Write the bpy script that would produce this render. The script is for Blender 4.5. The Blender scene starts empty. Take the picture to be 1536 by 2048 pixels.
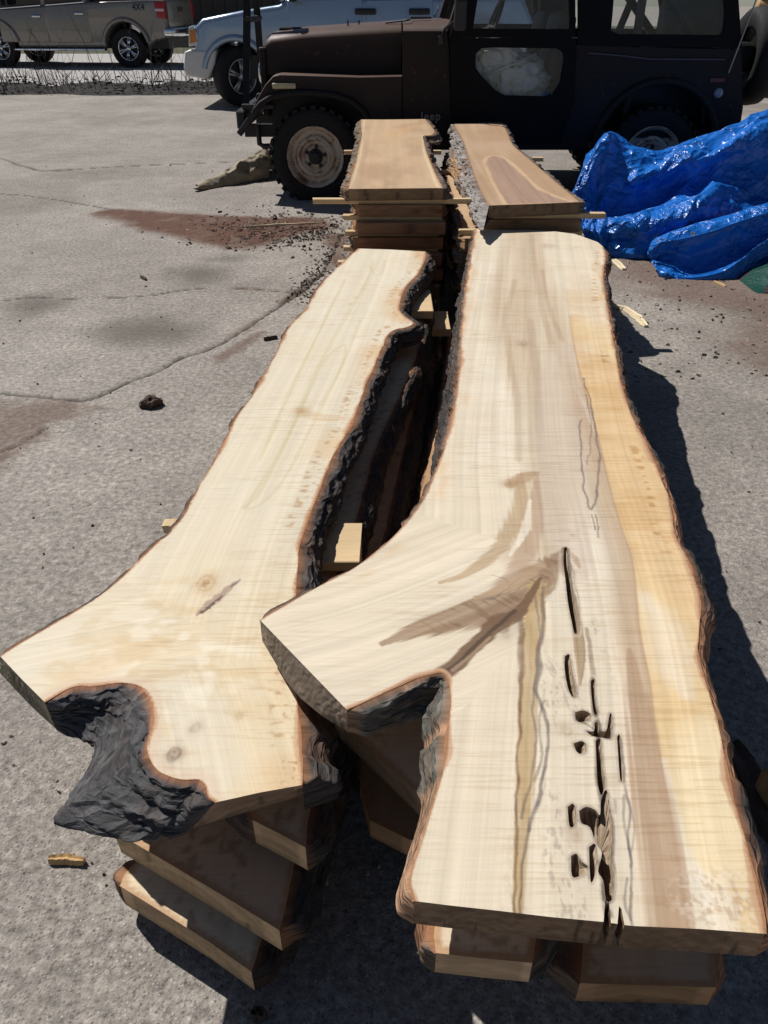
import bpy, bmesh, math, random
import numpy as np
from mathutils import Vector, Matrix, geometry

random.seed(7); np.random.seed(7)
scene = bpy.context.scene
col = scene.collection

# ------------------------------------------------------------------ camera, sky, sun, exposure
CAM_H, PITCH, FPX = 1.28, math.radians(33.5), 1538.0
cam_d = bpy.data.cameras.new('camera'); cam = bpy.data.objects.new('camera', cam_d); col.objects.link(cam)
cam.location = (0, 0, CAM_H); cam.rotation_euler = (math.pi/2 - PITCH, 0, 0)
cam_d.sensor_fit = 'VERTICAL'; cam_d.sensor_height = 36.0; cam_d.lens = 36.0*FPX/2048.0
cam_d.clip_start = 0.05; cam_d.clip_end = 600
scene.camera = cam

SUN = Vector((-0.6, 0.56, 1.0)).normalized()
w = bpy.data.worlds.new('World'); scene.world = w; w.use_nodes = True
wn = w.node_tree.nodes; wl = w.node_tree.links
sky = wn.new('ShaderNodeTexSky'); sky.sky_type = 'NISHITA'; sky.sun_disc = False
sky.sun_elevation = math.asin(SUN.z); sky.sun_rotation = math.atan2(SUN.x, SUN.y)
sky.altitude = 200; sky.air_density = 0.7; sky.dust_density = 0.3; sky.ozone_density = 1.0
wl.new(sky.outputs[0], wn['Background'].inputs[0]); wn['Background'].inputs[1].default_value = 0.05
sl = bpy.data.lights.new('sun', 'SUN'); sl.energy = 5.0; sl.angle = math.radians(0.53); sl.color = (1.0, 0.965, 0.92)
so = bpy.data.objects.new('sun', sl); col.objects.link(so); so.location = (-6, 6, 10)
so.rotation_euler = SUN.to_track_quat('Z', 'Y').to_euler()
vs = scene.view_settings
vs.view_transform = 'Standard'; vs.look = 'None'; vs.gamma = 1.0; vs.use_curve_mapping = False; vs.exposure = -0.14
scene.cycles.use_denoising = True
scene.cycles.max_bounces = 8; scene.cycles.transparent_max_bounces = 12

# ------------------------------------------------------------------ geometry of the place: survey helpers (photograph point -> metres)
CP, SP = math.cos(PITCH), math.sin(PITCH)
def on_z(u, v, z=0.0):
    a, b = (u-768)/FPX, (1024-v)/FPX
    t = (z-CAM_H)/(-SP + b*CP)
    return (a*t, (CP + b*SP)*t)
def on_y(u, v, Y):
    a, b = (u-768)/FPX, (1024-v)/FPX
    t = Y/(CP + b*SP)
    return (a*t, CAM_H + (-SP + b*CP)*t)           # x, z

# ------------------------------------------------------------------ numpy noise
def _h(i, j, k):
    n = (i.astype(np.int64)*73856093) ^ (j.astype(np.int64)*19349663) ^ (k.astype(np.int64)*83492791)
    n = (n ^ (n >> 13)) * 1274126177
    n = n ^ (n >> 16)
    return (n & 0xffff)/65535.0
def nz(x, y, z=0.0):
    x = np.asarray(x, float); y = np.asarray(y, float) + 0*x; z = np.asarray(z, float) + 0*x
    i, j, k = np.floor(x), np.floor(y), np.floor(z)
    f, g, h = x-i, y-j, z-k
    f, g, h = f*f*(3-2*f), g*g*(3-2*g), h*h*(3-2*h)
    r = 0
    for a in (0, 1):
        for b in (0, 1):
            for c in (0, 1):
                r = r + _h(i+a, j+b, k+c)*(f if a else 1-f)*(g if b else 1-g)*(h if c else 1-h)
    return r
def facet(x, y, seed=0.0):
    """piecewise planar noise: random heights on a sheared lattice, linear over its triangles"""
    x = np.asarray(x, float)+.55*y; y = np.asarray(y, float)*1.1
    i, j = np.floor(x), np.floor(y); f, g = x-i, y-j; k = np.full(x.shape, seed)
    a, b, c, d = _h(i, j, k), _h(i+1, j, k), _h(i, j+1, k), _h(i+1, j+1, k)
    return np.where(f+g < 1, a+(b-a)*f+(c-a)*g, d+(c-d)*(1-f)+(b-d)*(1-g))
def fbm(x, y, z=0.0, o=4):
    r = 0; a = 0.5; t = 0
    for q in range(o):
        r = r + a*nz(x*2**q+q*17.3, y*2**q+q*5.1, z*2**q+q*9.7); t += a; a *= 0.5
    return r/t
def sstep(a, b, x):
    t = np.clip((x-a)/(b-a), 0, 1); return t*t*(3-2*t)
def dist_poly(X, Y, pts, closed=False):
    """distance, arc length at the foot, signed side (+ = left of travel)"""
    P = np.asarray(pts, float); n = len(P)
    D = np.full(X.shape, 1e9); S = np.zeros(X.shape); G = np.zeros(X.shape); acc = 0.0
    for i in range(n if closed else n-1):
        a, b = P[i], P[(i+1) % n]; d = b-a; L = math.hypot(*d)
        if L < 1e-9: continue
        t = np.clip(((X-a[0])*d[0] + (Y-a[1])*d[1])/L**2, 0, 1)
        qx, qy = X-a[0]-t*d[0], Y-a[1]-t*d[1]
        r = np.hypot(qx, qy); m = r < D
        D = np.where(m, r, D); S = np.where(m, acc+t*L, S)
        G = np.where(m, np.sign(d[0]*qy - d[1]*qx), G); acc += L
    return D, S, G
def inside(X, Y, poly):
    P = np.asarray(poly, float); r = np.zeros(X.shape, bool)
    for i in range(len(P)):
        x0, y0 = P[i]; x1, y1 = P[(i+1) % len(P)]
        if y0 == y1: continue
        c = (y0 > Y) != (y1 > Y)
        r ^= c & (X < (x1-x0)*(Y-y0)/(y1-y0)+x0)
    return r
def resample(pts, step):
    P = [Vector((p[0], p[1])) for p in pts]; out = []
    for a, b in zip(P[:-1], P[1:]):
        s = step(0.5*(a+b)) if callable(step) else step
        n = max(1, int(round((b-a).length/s)))
        out += [a.lerp(b, i/n) for i in range(n)]
    out.append(P[-1])
    return np.array([[p.x, p.y] for p in out])
def smooth_poly(pts, sub=4):
    """Catmull-Rom through the points"""
    P = [np.array(p, float) for p in pts]
    if len(P) < 3: return P
    Q = [2*P[0]-P[1]] + P + [2*P[-1]-P[-2]]; out = []
    for i in range(1, len(Q)-2):
        for k in range(sub):
            t = k/sub
            out.append(0.5*((2*Q[i]) + (-Q[i-1]+Q[i+1])*t + (2*Q[i-1]-5*Q[i]+4*Q[i+1]-Q[i+2])*t*t + (-Q[i-1]+3*Q[i]-3*Q[i+1]+Q[i+2])*t**3))
    out.append(P[-1])
    return out

# ------------------------------------------------------------------ scene-graph helpers
def tag(o, label=None, cat=None, group=None, kind=None):
    if label: o['label'] = label
    if cat: o['category'] = cat
    if group: o['group'] = group
    if kind or cat: o['kind'] = kind or 'thing'
    return o
def thing(name, loc, label, cat, group=None, rz=0.0):
    o = bpy.data.objects.new(name, None); col.objects.link(o)
    o.location = loc; o.rotation_euler = (0, 0, rz); o.empty_display_size = 0.1
    return tag(o, label, cat, group)
def origin_of(p):
    v = Vector((0, 0, 0))
    while p: v += p.location; p = p.parent
    return v
def mesh_obj(name, verts, faces, mats, parent=None, smooth=False, midx=None, world=True, loc=None):
    """verts in world metres (world=True) are made local to the parent's / own origin"""
    me = bpy.data.meshes.new(name)
    V = np.asarray(verts, float)
    o = bpy.data.objects.new(name, me); col.objects.link(o)
    if parent:
        o.parent = parent
        if world: V = V - np.array(origin_of(parent))
    elif loc is not None:
        o.location = loc; V = V - np.array(loc)
    me.from_pydata(V.tolist(), [], [list(map(int, f)) for f in faces] if not isinstance(faces, list) else faces)
    for m in (mats if isinstance(mats, (list, tuple)) else [mats]): me.materials.append(m)
    if midx is not None: me.polygons.foreach_set('material_index', np.asarray(midx, np.int32))
    if smooth: me.polygons.foreach_set('use_smooth', np.ones(len(me.polygons), bool))
    me.update()
    return o
def bm_obj(name, bm, mats, parent=None, smooth=False, world=True, loc=None):
    bm.verts.index_update()
    V = [v.co[:] for v in bm.verts]; F = [[v.index for v in f.verts] for f in bm.faces]
    mi = [f.material_index for f in bm.faces]
    bm.free()
    return mesh_obj(name, V, F, mats, parent, smooth, mi, world, loc)
def auto_smooth(o, ang=35):
    me = o.data
    me.polygons.foreach_set('use_smooth', np.ones(len(me.polygons), bool))
    try: me.set_sharp_from_angle(angle=math.radians(ang))
    except Exception: pass
    return o
def colour_attr(o, name, arr):
    a = o.data.attributes.new(name, 'FLOAT_COLOR', 'POINT')
    A = np.ones((len(arr), 4), np.float32); A[:, :3] = arr; a.data.foreach_set('color', A.ravel())
def vec_attr(o, name, arr):
    a = o.data.attributes.new(name, 'FLOAT_VECTOR', 'POINT'); a.data.foreach_set('vector', np.asarray(arr, np.float32).ravel())
def float_attr(o, name, arr):
    a = o.data.attributes.new(name, 'FLOAT', 'POINT'); a.data.foreach_set('value', np.asarray(arr, np.float32))

def add_box(bm, c, s, rot=None, bev=0.0, seg=1):
    m = Matrix.Translation(Vector(c)) @ (rot.to_4x4() if rot else Matrix()) @ Matrix.Diagonal((s[0], s[1], s[2], 1))
    r = bmesh.ops.create_cube(bm, size=1.0, matrix=m)
    if bev > 0:
        es = list({e for v in r['verts'] for e in v.link_edges})
        bmesh.ops.bevel(bm, geom=es, offset=bev, segments=seg, affect='EDGES', profile=0.5)
def add_tube(bm, pts, r, n=8, cap=True):
    P = [Vector(p) for p in pts]; rings = []
    R = r if isinstance(r, (list, tuple)) else [r]*len(P)
    for i, p in enumerate(P):
        d = (P[min(i+1, len(P)-1)] - P[max(i-1, 0)]).normalized()
        a = d.orthogonal().normalized() if i == 0 else (rings_a - d*rings_a.dot(d)).normalized()
        rings_a = a; b = d.cross(a)
        rings.append([bm.verts.new(p + R[i]*(math.cos(2*math.pi*k/n)*a + math.sin(2*math.pi*k/n)*b)) for k in range(n)])
    for A, B in zip(rings[:-1], rings[1:]):
        for k in range(n): bm.faces.new((A[k], A[(k+1) % n], B[(k+1) % n], B[k]))
    if cap:
        bm.faces.new(rings[0][::-1]); bm.faces.new(rings[-1])
def add_lathe(bm, prof, c, axis='Y', n=32, close=False):
    """prof: list of (radius, offset along axis)"""
    c = Vector(c); rings = []
    for r, h in prof:
        ring = []
        for k in range(n):
            a = 2*math.pi*k/n; p = (r*math.cos(a), r*math.sin(a))
            q = {'Y': (p[0], h, p[1]), 'X': (h, p[0], p[1]), 'Z': (p[0], p[1], h)}[axis]
            ring.append(bm.verts.new(c + Vector(q)))
        rings.append(ring)
    for A, B in zip(rings[:-1], rings[1:]):
        for k in range(n): bm.faces.new((A[k], A[(k+1) % n], B[(k+1) % n], B[k]))
    if close:
        bm.faces.new(rings[0][::-1]); bm.faces.new(rings[-1])
def add_prism_y(bm, prof, y0, y1, bev=0.0, seg=2, taper=None):
    """closed x-z outline extruded along y; taper = (dx_scale, z_ref..) not used"""
    A = [bm.verts.new((x, y0, z)) for x, z in prof]; B = [bm.verts.new((x, y1, z)) for x, z in prof]
    n = len(prof)
    f0 = bm.faces.new(A); f1 = bm.faces.new(B[::-1])
    for k in range(n): bm.faces.new((A[k], B[k], B[(k+1) % n], A[(k+1) % n]))
    bmesh.ops.recalc_face_normals(bm, faces=bm.faces)
    if bev > 0:
        es = list(f0.edges) + list(f1.edges)
        bmesh.ops.bevel(bm, geom=es, offset=bev, segments=seg, affect='EDGES', profile=0.5, clamp_overlap=True)
def arc(cx, cz, r, a0, a1, n=12):
    return [(cx + r*math.cos(math.radians(a0+(a1-a0)*k/n)), cz + r*math.sin(math.radians(a0+(a1-a0)*k/n))) for k in range(n+1)]

# ------------------------------------------------------------------ materials
class NT:
    def __init__(s, name):
        s.m = bpy.data.materials.new(name); s.m.use_nodes = True
        s.t = s.m.node_tree; s.b = s.t.nodes['Principled BSDF']; s.out = s.t.nodes['Material Output']
    def n(s, kind, **kw):
        d = s.t.nodes.new('ShaderNode'+kind)
        for k, v in kw.items():
            if k in ('i',):
                for a, b in v.items(): s.put(d, a, b)
            else: setattr(d, k, v)
        return d
    def put(s, node, key, val):
        inp = node.inputs[key]
        if isinstance(val, bpy.types.NodeSocket): s.t.links.new(val, inp)
        else: inp.default_value = val
    def math(s, op, a, b=None, c=None, clamp=False):
        d = s.t.nodes.new('ShaderNodeMath'); d.operation = op; d.use_clamp = clamp
        for k, v in enumerate((a, b, c)):
            if v is not None: s.put(d, k, v)
        return d.outputs[0]
    def mix(s, f, a, b, mode='MIX'):
        d = s.t.nodes.new('ShaderNodeMix'); d.data_type = 'RGBA'; d.blend_type = mode; d.clamp_factor = True
        for k, v in ((0, f), (6, a), (7, b)):
            if isinstance(v, tuple) and len(v) == 3: v = (*v, 1)
            s.put(d, k, v)
        return d.outputs[2]
    def ramp(s, f, stops):
        d = s.t.nodes.new('ShaderNodeValToRGB'); s.put(d, 0, f); e = d.color_ramp.elements
        while len(e) < len(stops): e.new(0.5)
        for q, (p, c) in zip(e, stops):
            q.position = p; q.color = (*c, 1) if isinstance(c, tuple) else (c, c, c, 1)
        return d.outputs[0]
    def coords(s, kind='Object', scale=(1, 1, 1), src=None):
        if src is None: src = s.n('TexCoord').outputs[kind]
        d = s.n('Mapping'); s.put(d, 0, src); d.inputs['Scale'].default_value = scale
        return d.outputs[0]
    def noise(s, vec, scale, detail=4, rough=0.55, dist=0.0):
        d = s.n('TexNoise'); s.put(d, 'Vector', vec); s.put(d, 'Scale', scale); s.put(d, 'Detail', detail); s.put(d, 'Roughness', rough); s.put(d, 'Distortion', dist)
        return d.outputs[0]
    def voronoi(s, vec, scale, feature='F1', rnd=1.0, out=0):
        d = s.n('TexVoronoi', feature=feature); s.put(d, 'Vector', vec); s.put(d, 'Scale', scale); s.put(d, 'Randomness', rnd)
        return d.outputs[out]
    def bump(s, h, strength=0.5, dist=0.01, normal=None):
        d = s.n('Bump'); s.put(d, 'Height', h); s.put(d, 'Strength', strength); s.put(d, 'Distance', dist)
        if normal is not None: s.put(d, 'Normal', normal)
        return d.outputs[0]
    def fin(s, base=None, rough=None, metal=None, normal=None, **kw):
        for k, v in (('Base Color', base), ('Roughness', rough), ('Metallic', metal), ('Normal', normal)):
            if v is not None:
                if isinstance(v, tuple) and len(v) == 3: v = (*v, 1)
                s.put(s.b, k, v)
        for k, v in kw.items(): s.put(s.b, k.replace('_', ' '), v)
        return s.m

def plain(name, base, rough=0.6, metal=0.0, var=0.2, vscale=6.0, bscale=60.0, bstr=0.15, **kw):
    t = NT(name); c = t.coords()
    n1 = t.noise(c, vscale, 5)
    f = t.math('MULTIPLY_ADD', n1, 2*var, 1-var)
    base = t.mix(1.0, (*base, 1), t.ramp(f, [(0, 0.0), (1, 1.0)]) if False else f, 'MULTIPLY') if var > 0 else (*base, 1)
    nb = t.bump(t.noise(c, bscale, 4), bstr, 0.003) if bstr > 0 else None
    r = t.math('MULTIPLY_ADD', t.noise(c, vscale*2.3, 3), 0.2, rough-0.1) if rough > 0.12 else rough
    return t.fin(base, r, metal, nb, **kw)
# ------------------------------------------------------------------ wood, bark, concrete materials
def wood_material(name, saw=1.0, rough=0.62):
    t = NT(name)
    a = t.n('Attribute'); a.attribute_name = 'wood_tone'
    g = t.n('Attribute'); g.attribute_name = 'grain'                     # x along the fibre, y across (metres)
    obj = t.n('TexCoord').outputs['Object']
    fib = t.coords(scale=(3.5, 210.0, 1.0), src=g.outputs['Vector'])
    fine = t.coords(scale=(16.0, 620.0, 1.0), src=g.outputs['Vector'])
    n1 = t.noise(fib, 1.0, 6, 0.65, 0.25); n2 = t.noise(fine, 1.0, 4, 0.7)
    # saw marks: thin lines nearly square to the length, broken up by patches
    sx = t.coords(scale=(9.0, 175.0, 2.2), src=obj)
    rot = sx.node; rot.inputs['Rotation'].default_value = (0, 0, math.radians(4))
    s1 = t.noise(sx, 1.0, 2, 0.5)
    sy = t.coords(scale=(0.8, 46.0, 1.0), src=obj); sy.node.inputs['Rotation'].default_value = (0, 0, math.radians(4))
    s2 = t.noise(sy, 1.0, 2, 0.5)
    patch = t.noise(obj, 5.5, 3)
    line = t.math('MULTIPLY', t.ramp(s1, [(0.52, 0.0), (0.60, 1.0)]), t.ramp(patch, [(0.38, 0.0), (0.58, 1.0)]))
    line2 = t.ramp(s2, [(0.40, 0.0), (0.62, 1.0)])
    f = t.math('MULTIPLY_ADD', n1, 0.20, 0.90)
    f = t.math('MULTIPLY', f, t.math('MULTIPLY_ADD', n2, 0.18, 0.91))
    f = t.math('MULTIPLY', f, t.math('MULTIPLY_ADD', line, -0.115*saw, 1.0+0.02*saw))
    f = t.math('MULTIPLY', f, t.math('MULTIPLY_ADD', line2, -0.008*saw, 1.0))
    spk = t.ramp(t.voronoi(t.coords(scale=(60, 210, 1), src=g.outputs['Vector']), 1.0), [(0.05, 0.0), (0.16, 1.0)])
    f = t.math('MULTIPLY', f, t.math('MULTIPLY_ADD', spk, 0.08, 0.93))
    line_c = t.mix(line, (1.0, 1.0, 1.0, 1), (1.0, 0.955, 0.90, 1))
    warm = t.mix(t.ramp(t.noise(obj, 3.0, 4), [(0.3, 0.0), (0.7, 1.0)]), (1.0, 0.975, 0.93, 1), (1.0, 1.0, 1.0, 1))
    c = t.mix(1.0, a.outputs['Color'], f, 'MULTIPLY'); c = t.mix(1.0, c, warm, 'MULTIPLY'); c = t.mix(1.0, c, line_c, 'MULTIPLY')
    h = t.math('MULTIPLY_ADD', s1, 0.8, t.math('MULTIPLY', n2, 0.35))
    h = t.math('ADD', h, t.math('MULTIPLY', s2, .4))
    return t.fin(c, rough, 0.0, t.bump(h, 0.35*saw+0.1, 0.0015), IOR=1.35)
MAPLE = wood_material('sawn_maple', 1.0)
WALNUT = wood_material('sawn_walnut', 0.45)

def bark_material():
    t = NT('tree_bark')
    a = t.n('Attribute'); a.attribute_name = 'wood_tone'
    g = t.n('Attribute'); g.attribute_name = 'grain'
    v = t.voronoi(t.coords(scale=(22, 130, 130), src=g.outputs['Vector']), 1.0, 'DISTANCE_TO_EDGE')
    n = t.noise(t.coords(scale=(45, 330, 330), src=g.outputs['Vector']), 1.0, 6, 0.7)
    n2 = t.noise(t.coords(scale=(7, 14, 14), src=g.outputs['Vector']), 1.0, 4)
    f = t.math('MULTIPLY_ADD', n, 1.9, 0.10); f = t.math('MULTIPLY', f, t.math('MULTIPLY_ADD', n2, 0.8, 0.6))
    c = t.mix(1.0, a.outputs['Color'], f, 'MULTIPLY')
    h = t.math('ADD', t.ramp(v, [(0.0, 0.0), (0.25, 1.0)]), t.math('MULTIPLY', n, 0.9))
    return t.fin(c, 0.9, 0.0, t.bump(h, 0.8, 0.006), IOR=1.3)
BARK = bark_material()

def lumber_material(name, base):
    t = NT(name); c = t.coords(scale=(6, 60, 60)); n = t.noise(c, 1.0, 5, 0.6, 0.5)
    b = t.noise(t.coords(), 5.0, 3)
    f = t.math('MULTIPLY_ADD', n, 0.5, 0.75); f = t.math('MULTIPLY', f, t.math('MULTIPLY_ADD', b, 0.5, 0.75))
    return t.fin(t.mix(1.0, (*base, 1), f, 'MULTIPLY'), 0.7, 0.0, t.bump(n, 0.4, 0.002))
STICK = lumber_material('stick_lumber', (0.62, 0.45, 0.25))
STICK_GREY = lumber_material('weathered_stick_lumber', (0.42, 0.34, 0.24))
BEARER = lumber_material('bearer_lumber', (0.36, 0.26, 0.16))

# ------------------------------------------------------------------ slab builder
def depth_at(p, z):
    return p[1]*CP + (CAM_H-z)*SP
def slab(name, label, group, segs, zt, t, painter, sp=0.0030, mat=MAPLE, holes=(), bark_tone='maple', cat='slab', smin=0.002, cut_tone=(0.46, 0.34, 0.22), rough_live=0.004, extra=()):
    """segs: list of dict(k='L'|'C', p=[world xy...], bot=[world xy...] or None, off=outward run of the bark at the foot, bulge=...)
       the end point of a segment is the first point of the next one (closed, clockwise in the picture = clockwise seen from above)"""
    zb = zt - t
    allp = np.array([p for s in segs for p in s['p']])
    c0 = allp.mean(0)
    root = thing(name, (c0[0], c0[1], zb), label, cat, group)
    step = lambda p: max(smin, sp*depth_at(p, zt)*1.3)
    top = []; bot = []; info = []
    cen = None
    for i, s in enumerate(segs):
        nxt = segs[(i+1) % len(segs)]['p'][0]
        pts = list(s['p']) + [nxt]
        if s['k'] == 'L' and s.get('smooth', True): pts = smooth_poly(pts, 4)
        q = resample(pts, step)
        d = np.gradient(q, axis=0); L = np.hypot(d[:, 0], d[:, 1])+1e-9
        nrm = np.stack([-d[:, 1]/L, d[:, 0]/L], 1)                     # clockwise travel: outside is to the left
        if s['k'] == 'L':
            al = np.concatenate([[0], np.cumsum(np.hypot(*(np.diff(q, axis=0).T)))])
            env = np.minimum(1, np.minimum(al, al[-1]-al)/0.03)
            wob = (fbm(al*22+i*7.7, 0*al+zt*31, 3.3, 4)-0.5)*2*rough_live*env
            q = q + nrm*wob[:, None]
        if s.get('bot') is not None:
            bp = resample(smooth_poly(list(s['bot']), 4), 0.004); al = np.concatenate([[0], np.cumsum(np.hypot(*(np.diff(bp, axis=0).T)))])
            ql = np.concatenate([[0], np.cumsum(np.hypot(*(np.diff(q, axis=0).T)))]); ql = ql/ql[-1]*al[-1]
            b = np.stack([np.interp(ql, al, bp[:, 0]), np.interp(ql, al, bp[:, 1])], 1)
        else:
            o = s.get('off', 0.012 if s['k'] == 'L' else 0.0)
            o = np.interp(np.linspace(0, 1, len(q)), np.linspace(0, 1, len(o)), o) if isinstance(o, (list, tuple)) else np.full(len(q), o)
            if s['k'] == 'L':
                e = np.minimum(1, np.minimum(np.arange(len(q)), np.arange(len(q))[::-1])/6.0); o = o*e
            b = q + nrm*o[:, None]
        info.append((len(top), len(q)-1, nrm, s, q, b))
        top += q[:-1].tolist(); bot += b[:-1].tolist()
    top = np.array(top); bot = np.array(bot); n = len(top)
    # --- top face: constrained Delaunay over outline, hole outlines and inner points
    holes_w = [np.array(resample(smooth_poly(list(h['p'])+[h['p'][0]], 3), lambda p: max(smin, sp*depth_at(p, zt)))[:-1]) for h in holes]
    ys = []; y = top[:, 1].min()
    while y < top[:, 1].max():
        y += max(smin, sp*depth_at((0, y), zt)); ys.append(y)
    PX, PY = [], []
    for k, y in enumerate(ys):
        st = max(smin, sp*depth_at((0, y), zt))
        xs = np.arange(top[:, 0].min(), top[:, 0].max(), st) + (0.5*st if k % 2 else 0)
        PX.append(xs + np.random.uniform(-.2, .2, len(xs))*st); PY.append(np.full(len(xs), y)+np.random.uniform(-.2, .2, len(xs))*st)
    PX = np.concatenate(PX); PY = np.concatenate(PY)
    m = inside(PX, PY, top)
    PX, PY = PX[m], PY[m]
    # thin the points that crowd the outlines
    keep = np.ones(len(PX), bool)
    for poly in [top]+holes_w:
        P = poly; 
        for a in range(0, len(P), 64):
            seg = P[a:a+64]; lo = seg.min(0)-0.03; hi = seg.max(0)+0.03
            idx = np.where(keep & (PX > lo[0]) & (PX < hi[0]) & (PY > lo[1]) & (PY < hi[1]))[0]
            if len(idx) == 0: continue
            dd = np.min(np.hypot(PX[idx, None]-seg[None, :, 0], PY[idx, None]-seg[None, :, 1]), 1)
            lim = 0.55*np.maximum(smin, sp*(PY[idx]*CP+(CAM_H-zt)*SP))
            keep[idx[dd < lim]] = False
    for hpoly in holes_w: keep &= ~inside(PX, PY, hpoly)
    PX, PY = PX[keep], PY[keep]
    for P, wd in extra:                                               # denser points along drawn figure lines
        q = resample(P, lambda p: max(.0014, .0016*depth_at(p, zt))); d = np.gradient(q, axis=0); L = np.hypot(d[:, 0], d[:, 1])+1e-9
        nn_ = np.stack([-d[:, 1]/L, d[:, 0]/L], 1)
        for o_ in (-1.7, -.9, 0.0, .9, 1.7):
            e = q+nn_*(o_*wd)+np.random.uniform(-1e-4, 1e-4, q.shape)
            ok = inside(e[:, 0], e[:, 1], top)
            for hp in holes_w: ok &= ~inside(e[:, 0], e[:, 1], hp)
            ok &= np.min(np.hypot(e[:, None, 0]-top[None, ::3, 0], e[:, None, 1]-top[None, ::3, 1]), 1) > .004
            PX = np.concatenate([PX, e[ok, 0]]); PY = np.concatenate([PY, e[ok, 1]])
    allv = [Vector(p) for p in top]; edges = [(i, (i+1) % n) for i in range(n)]
    for hp in holes_w:
        b0 = len(allv); allv += [Vector(p) for p in hp]; edges += [(b0+i, b0+(i+1) % len(hp)) for i in range(len(hp))]
    allv += [Vector(p) for p in np.stack([PX, PY], 1)]
    cv, ce, cf, ov, oe, of = geometry.delaunay_2d_cdt(allv, edges, [], 1, 1e-7)
    V2 = np.array([[v.x, v.y] for v in cv])
    toneT, grain = painter(V2[:, 0], V2[:, 1], top)
    zz = zt + (fbm(V2[:, 0]*9, V2[:, 1]*9, zt*5, 3)-0.5)*0.0012
    verts = np.concatenate([V2, zz[:, None]], 1).tolist(); faces = []
    drop = np.zeros(len(cf), bool)
    CC = np.array([V2[list(f)].mean(0) for f in cf])
    for hp in holes_w: drop |= inside(CC[:, 0], CC[:, 1], hp)
    for fi, f in enumerate(cf):
        if drop[fi]: continue
        a, b, c = [V2[i] for i in f[:3]]
        f = list(f)
        if (b[0]-a[0])*(c[1]-a[1])-(b[1]-a[1])*(c[0]-a[0]) < 0: f = f[::-1]
        faces.append(f)
    tones = toneT.tolist(); grains = grain.tolist(); midx = [0]*len(faces)
    # --- pockets: wall and floor
    for h, hp in zip(holes, holes_w):
        dep = h.get('d', t*0.8); hx0, hx1 = hp[:, 0].min(), hp[:, 0].max(); b0 = len(verts); m_ = len(hp); cc = hp.mean(0)
        rot = np.array(h.get('tone', (0.34, 0.27, 0.195)))
        for lay, (zf, sh) in enumerate(((0, 1.0), (0.35, 1.04), (0.8, 0.90), (1.0, 0.66))):
            for k, p in enumerate(hp):
                jit = 1 + 0.15*(nz(p[0]*300, p[1]*300, lay*3.1)-0.5)*(lay > 0)
                q = cc+(p-cc)*sh*jit
                verts.append([q[0], q[1], zt-0.0004-dep*zf*(1+0.5*(nz(p[0]*130, p[1]*130, 5.0)-0.5)*(lay > 0))*(1-.80*((p[0]-hx0)/(hx1-hx0+1e-6))**1.3)])
                tones.append((rot*(0.6+0.9*nz(p[0]*220, p[1]*220, lay*1.7))*(1.6 if lay == 0 else 1)).tolist()); grains.append([p[1], p[0], 0])
        for lay in range(3):
            for k in range(m_):
                A = b0+lay*m_+k; B = b0+lay*m_+(k+1) % m_
                faces.append([A, B, B+m_, A+m_]); midx.append(0)
        cf_ = len(verts); verts.append([cc[0], cc[1], float(np.mean([verts[b0+3*m_+k][2] for k in range(m_)]))-.002]); tones.append((rot*.8).tolist()); grains.append([cc[1], cc[0], 0])
        for k in range(m_): faces.append([b0+3*m_+k, b0+3*m_+(k+1) % m_, cf_]); midx.append(0)
    # --- side walls (sawn ends, and the wood behind the bark) and the bottom
    for start, cnt, nrm, s, q, b in info:
        if s['k'] == 'L' and not s.get('nobark'): continue                # the bark closes this side
        tone = np.array(s.get('tone', cut_tone)); rows = 9 if s['k'] == 'C' else 2
        b0 = len(verts); m_ = cnt+1
        for r in range(rows):
            f = r/(rows-1)
            for k in range(m_):
                p = q[k]*(1-f)+b[k]*f
                z = zt*(1-f)+zb*f
                if s['k'] == 'C' and 0 < r < rows-1:
                    p = p + nrm[k]*(nz(p[0]*160, p[1]*160, r*2.2)-0.5)*s.get('raw', 0.0012)
                verts.append([p[0], p[1], z])
                vr = 0.75+0.5*fbm(p[0]*35, p[1]*35, z*120, 3)
                if s['k'] == 'C':
                    e0, e1 = q[0], q[-1]; al_ = math.hypot(p[0]-e0[0], p[1]-e0[1]); Lr = math.hypot(e1[0]-e0[0], e1[1]-e0[1])+1e-6
                    rr_ = math.hypot((al_-.52*Lr), (z-zt)+.12+.15*Lr)
                    vr *= .72+.55*float(nz(rr_*170, al_*3, start*.7))
                    if nz(al_*120, z*14, start+3.3) > .80: vr *= .45
                    vr *= 1+.45*(abs(al_/Lr-.5) > .40)*float(nz(al_*20, 0, 2.0))
                    if f > .85: vr *= .8
                tones.append((tone*vr).tolist()); grains.append([(p[0]-p[1])*0.5, z*1.0+0.02*(p[0]+p[1]), 0] if s['k'] == 'C' else [z*.3, p[0]+p[1], 0])
        for r in range(rows-1):
            for k in range(cnt):
                A = b0+r*m_+k
                faces.append([A, A+m_, A+m_+1, A+1]); midx.append(0)
    b0 = len(verts)
    for p in bot: verts.append([p[0], p[1], zb]); tones.append(list(cut_tone)); grains.append([p[1], p[0], 0])
    faces.append([b0+i for i in range(n)]); midx.append(0)
    o = mesh_obj('sawn_wood', verts, faces, mat, root)
    colour_attr(o, 'wood_tone', np.array(tones)); vec_attr(o, 'grain', np.array(grains))
    # --- bark along every live run
    for start, cnt, nrm, s, q, b in info:
        if s['k'] != 'L' or s.get('nobark'): continue
        bark_strip(root, q, b, nrm, zt, zb, s, bark_tone)
    return root

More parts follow.
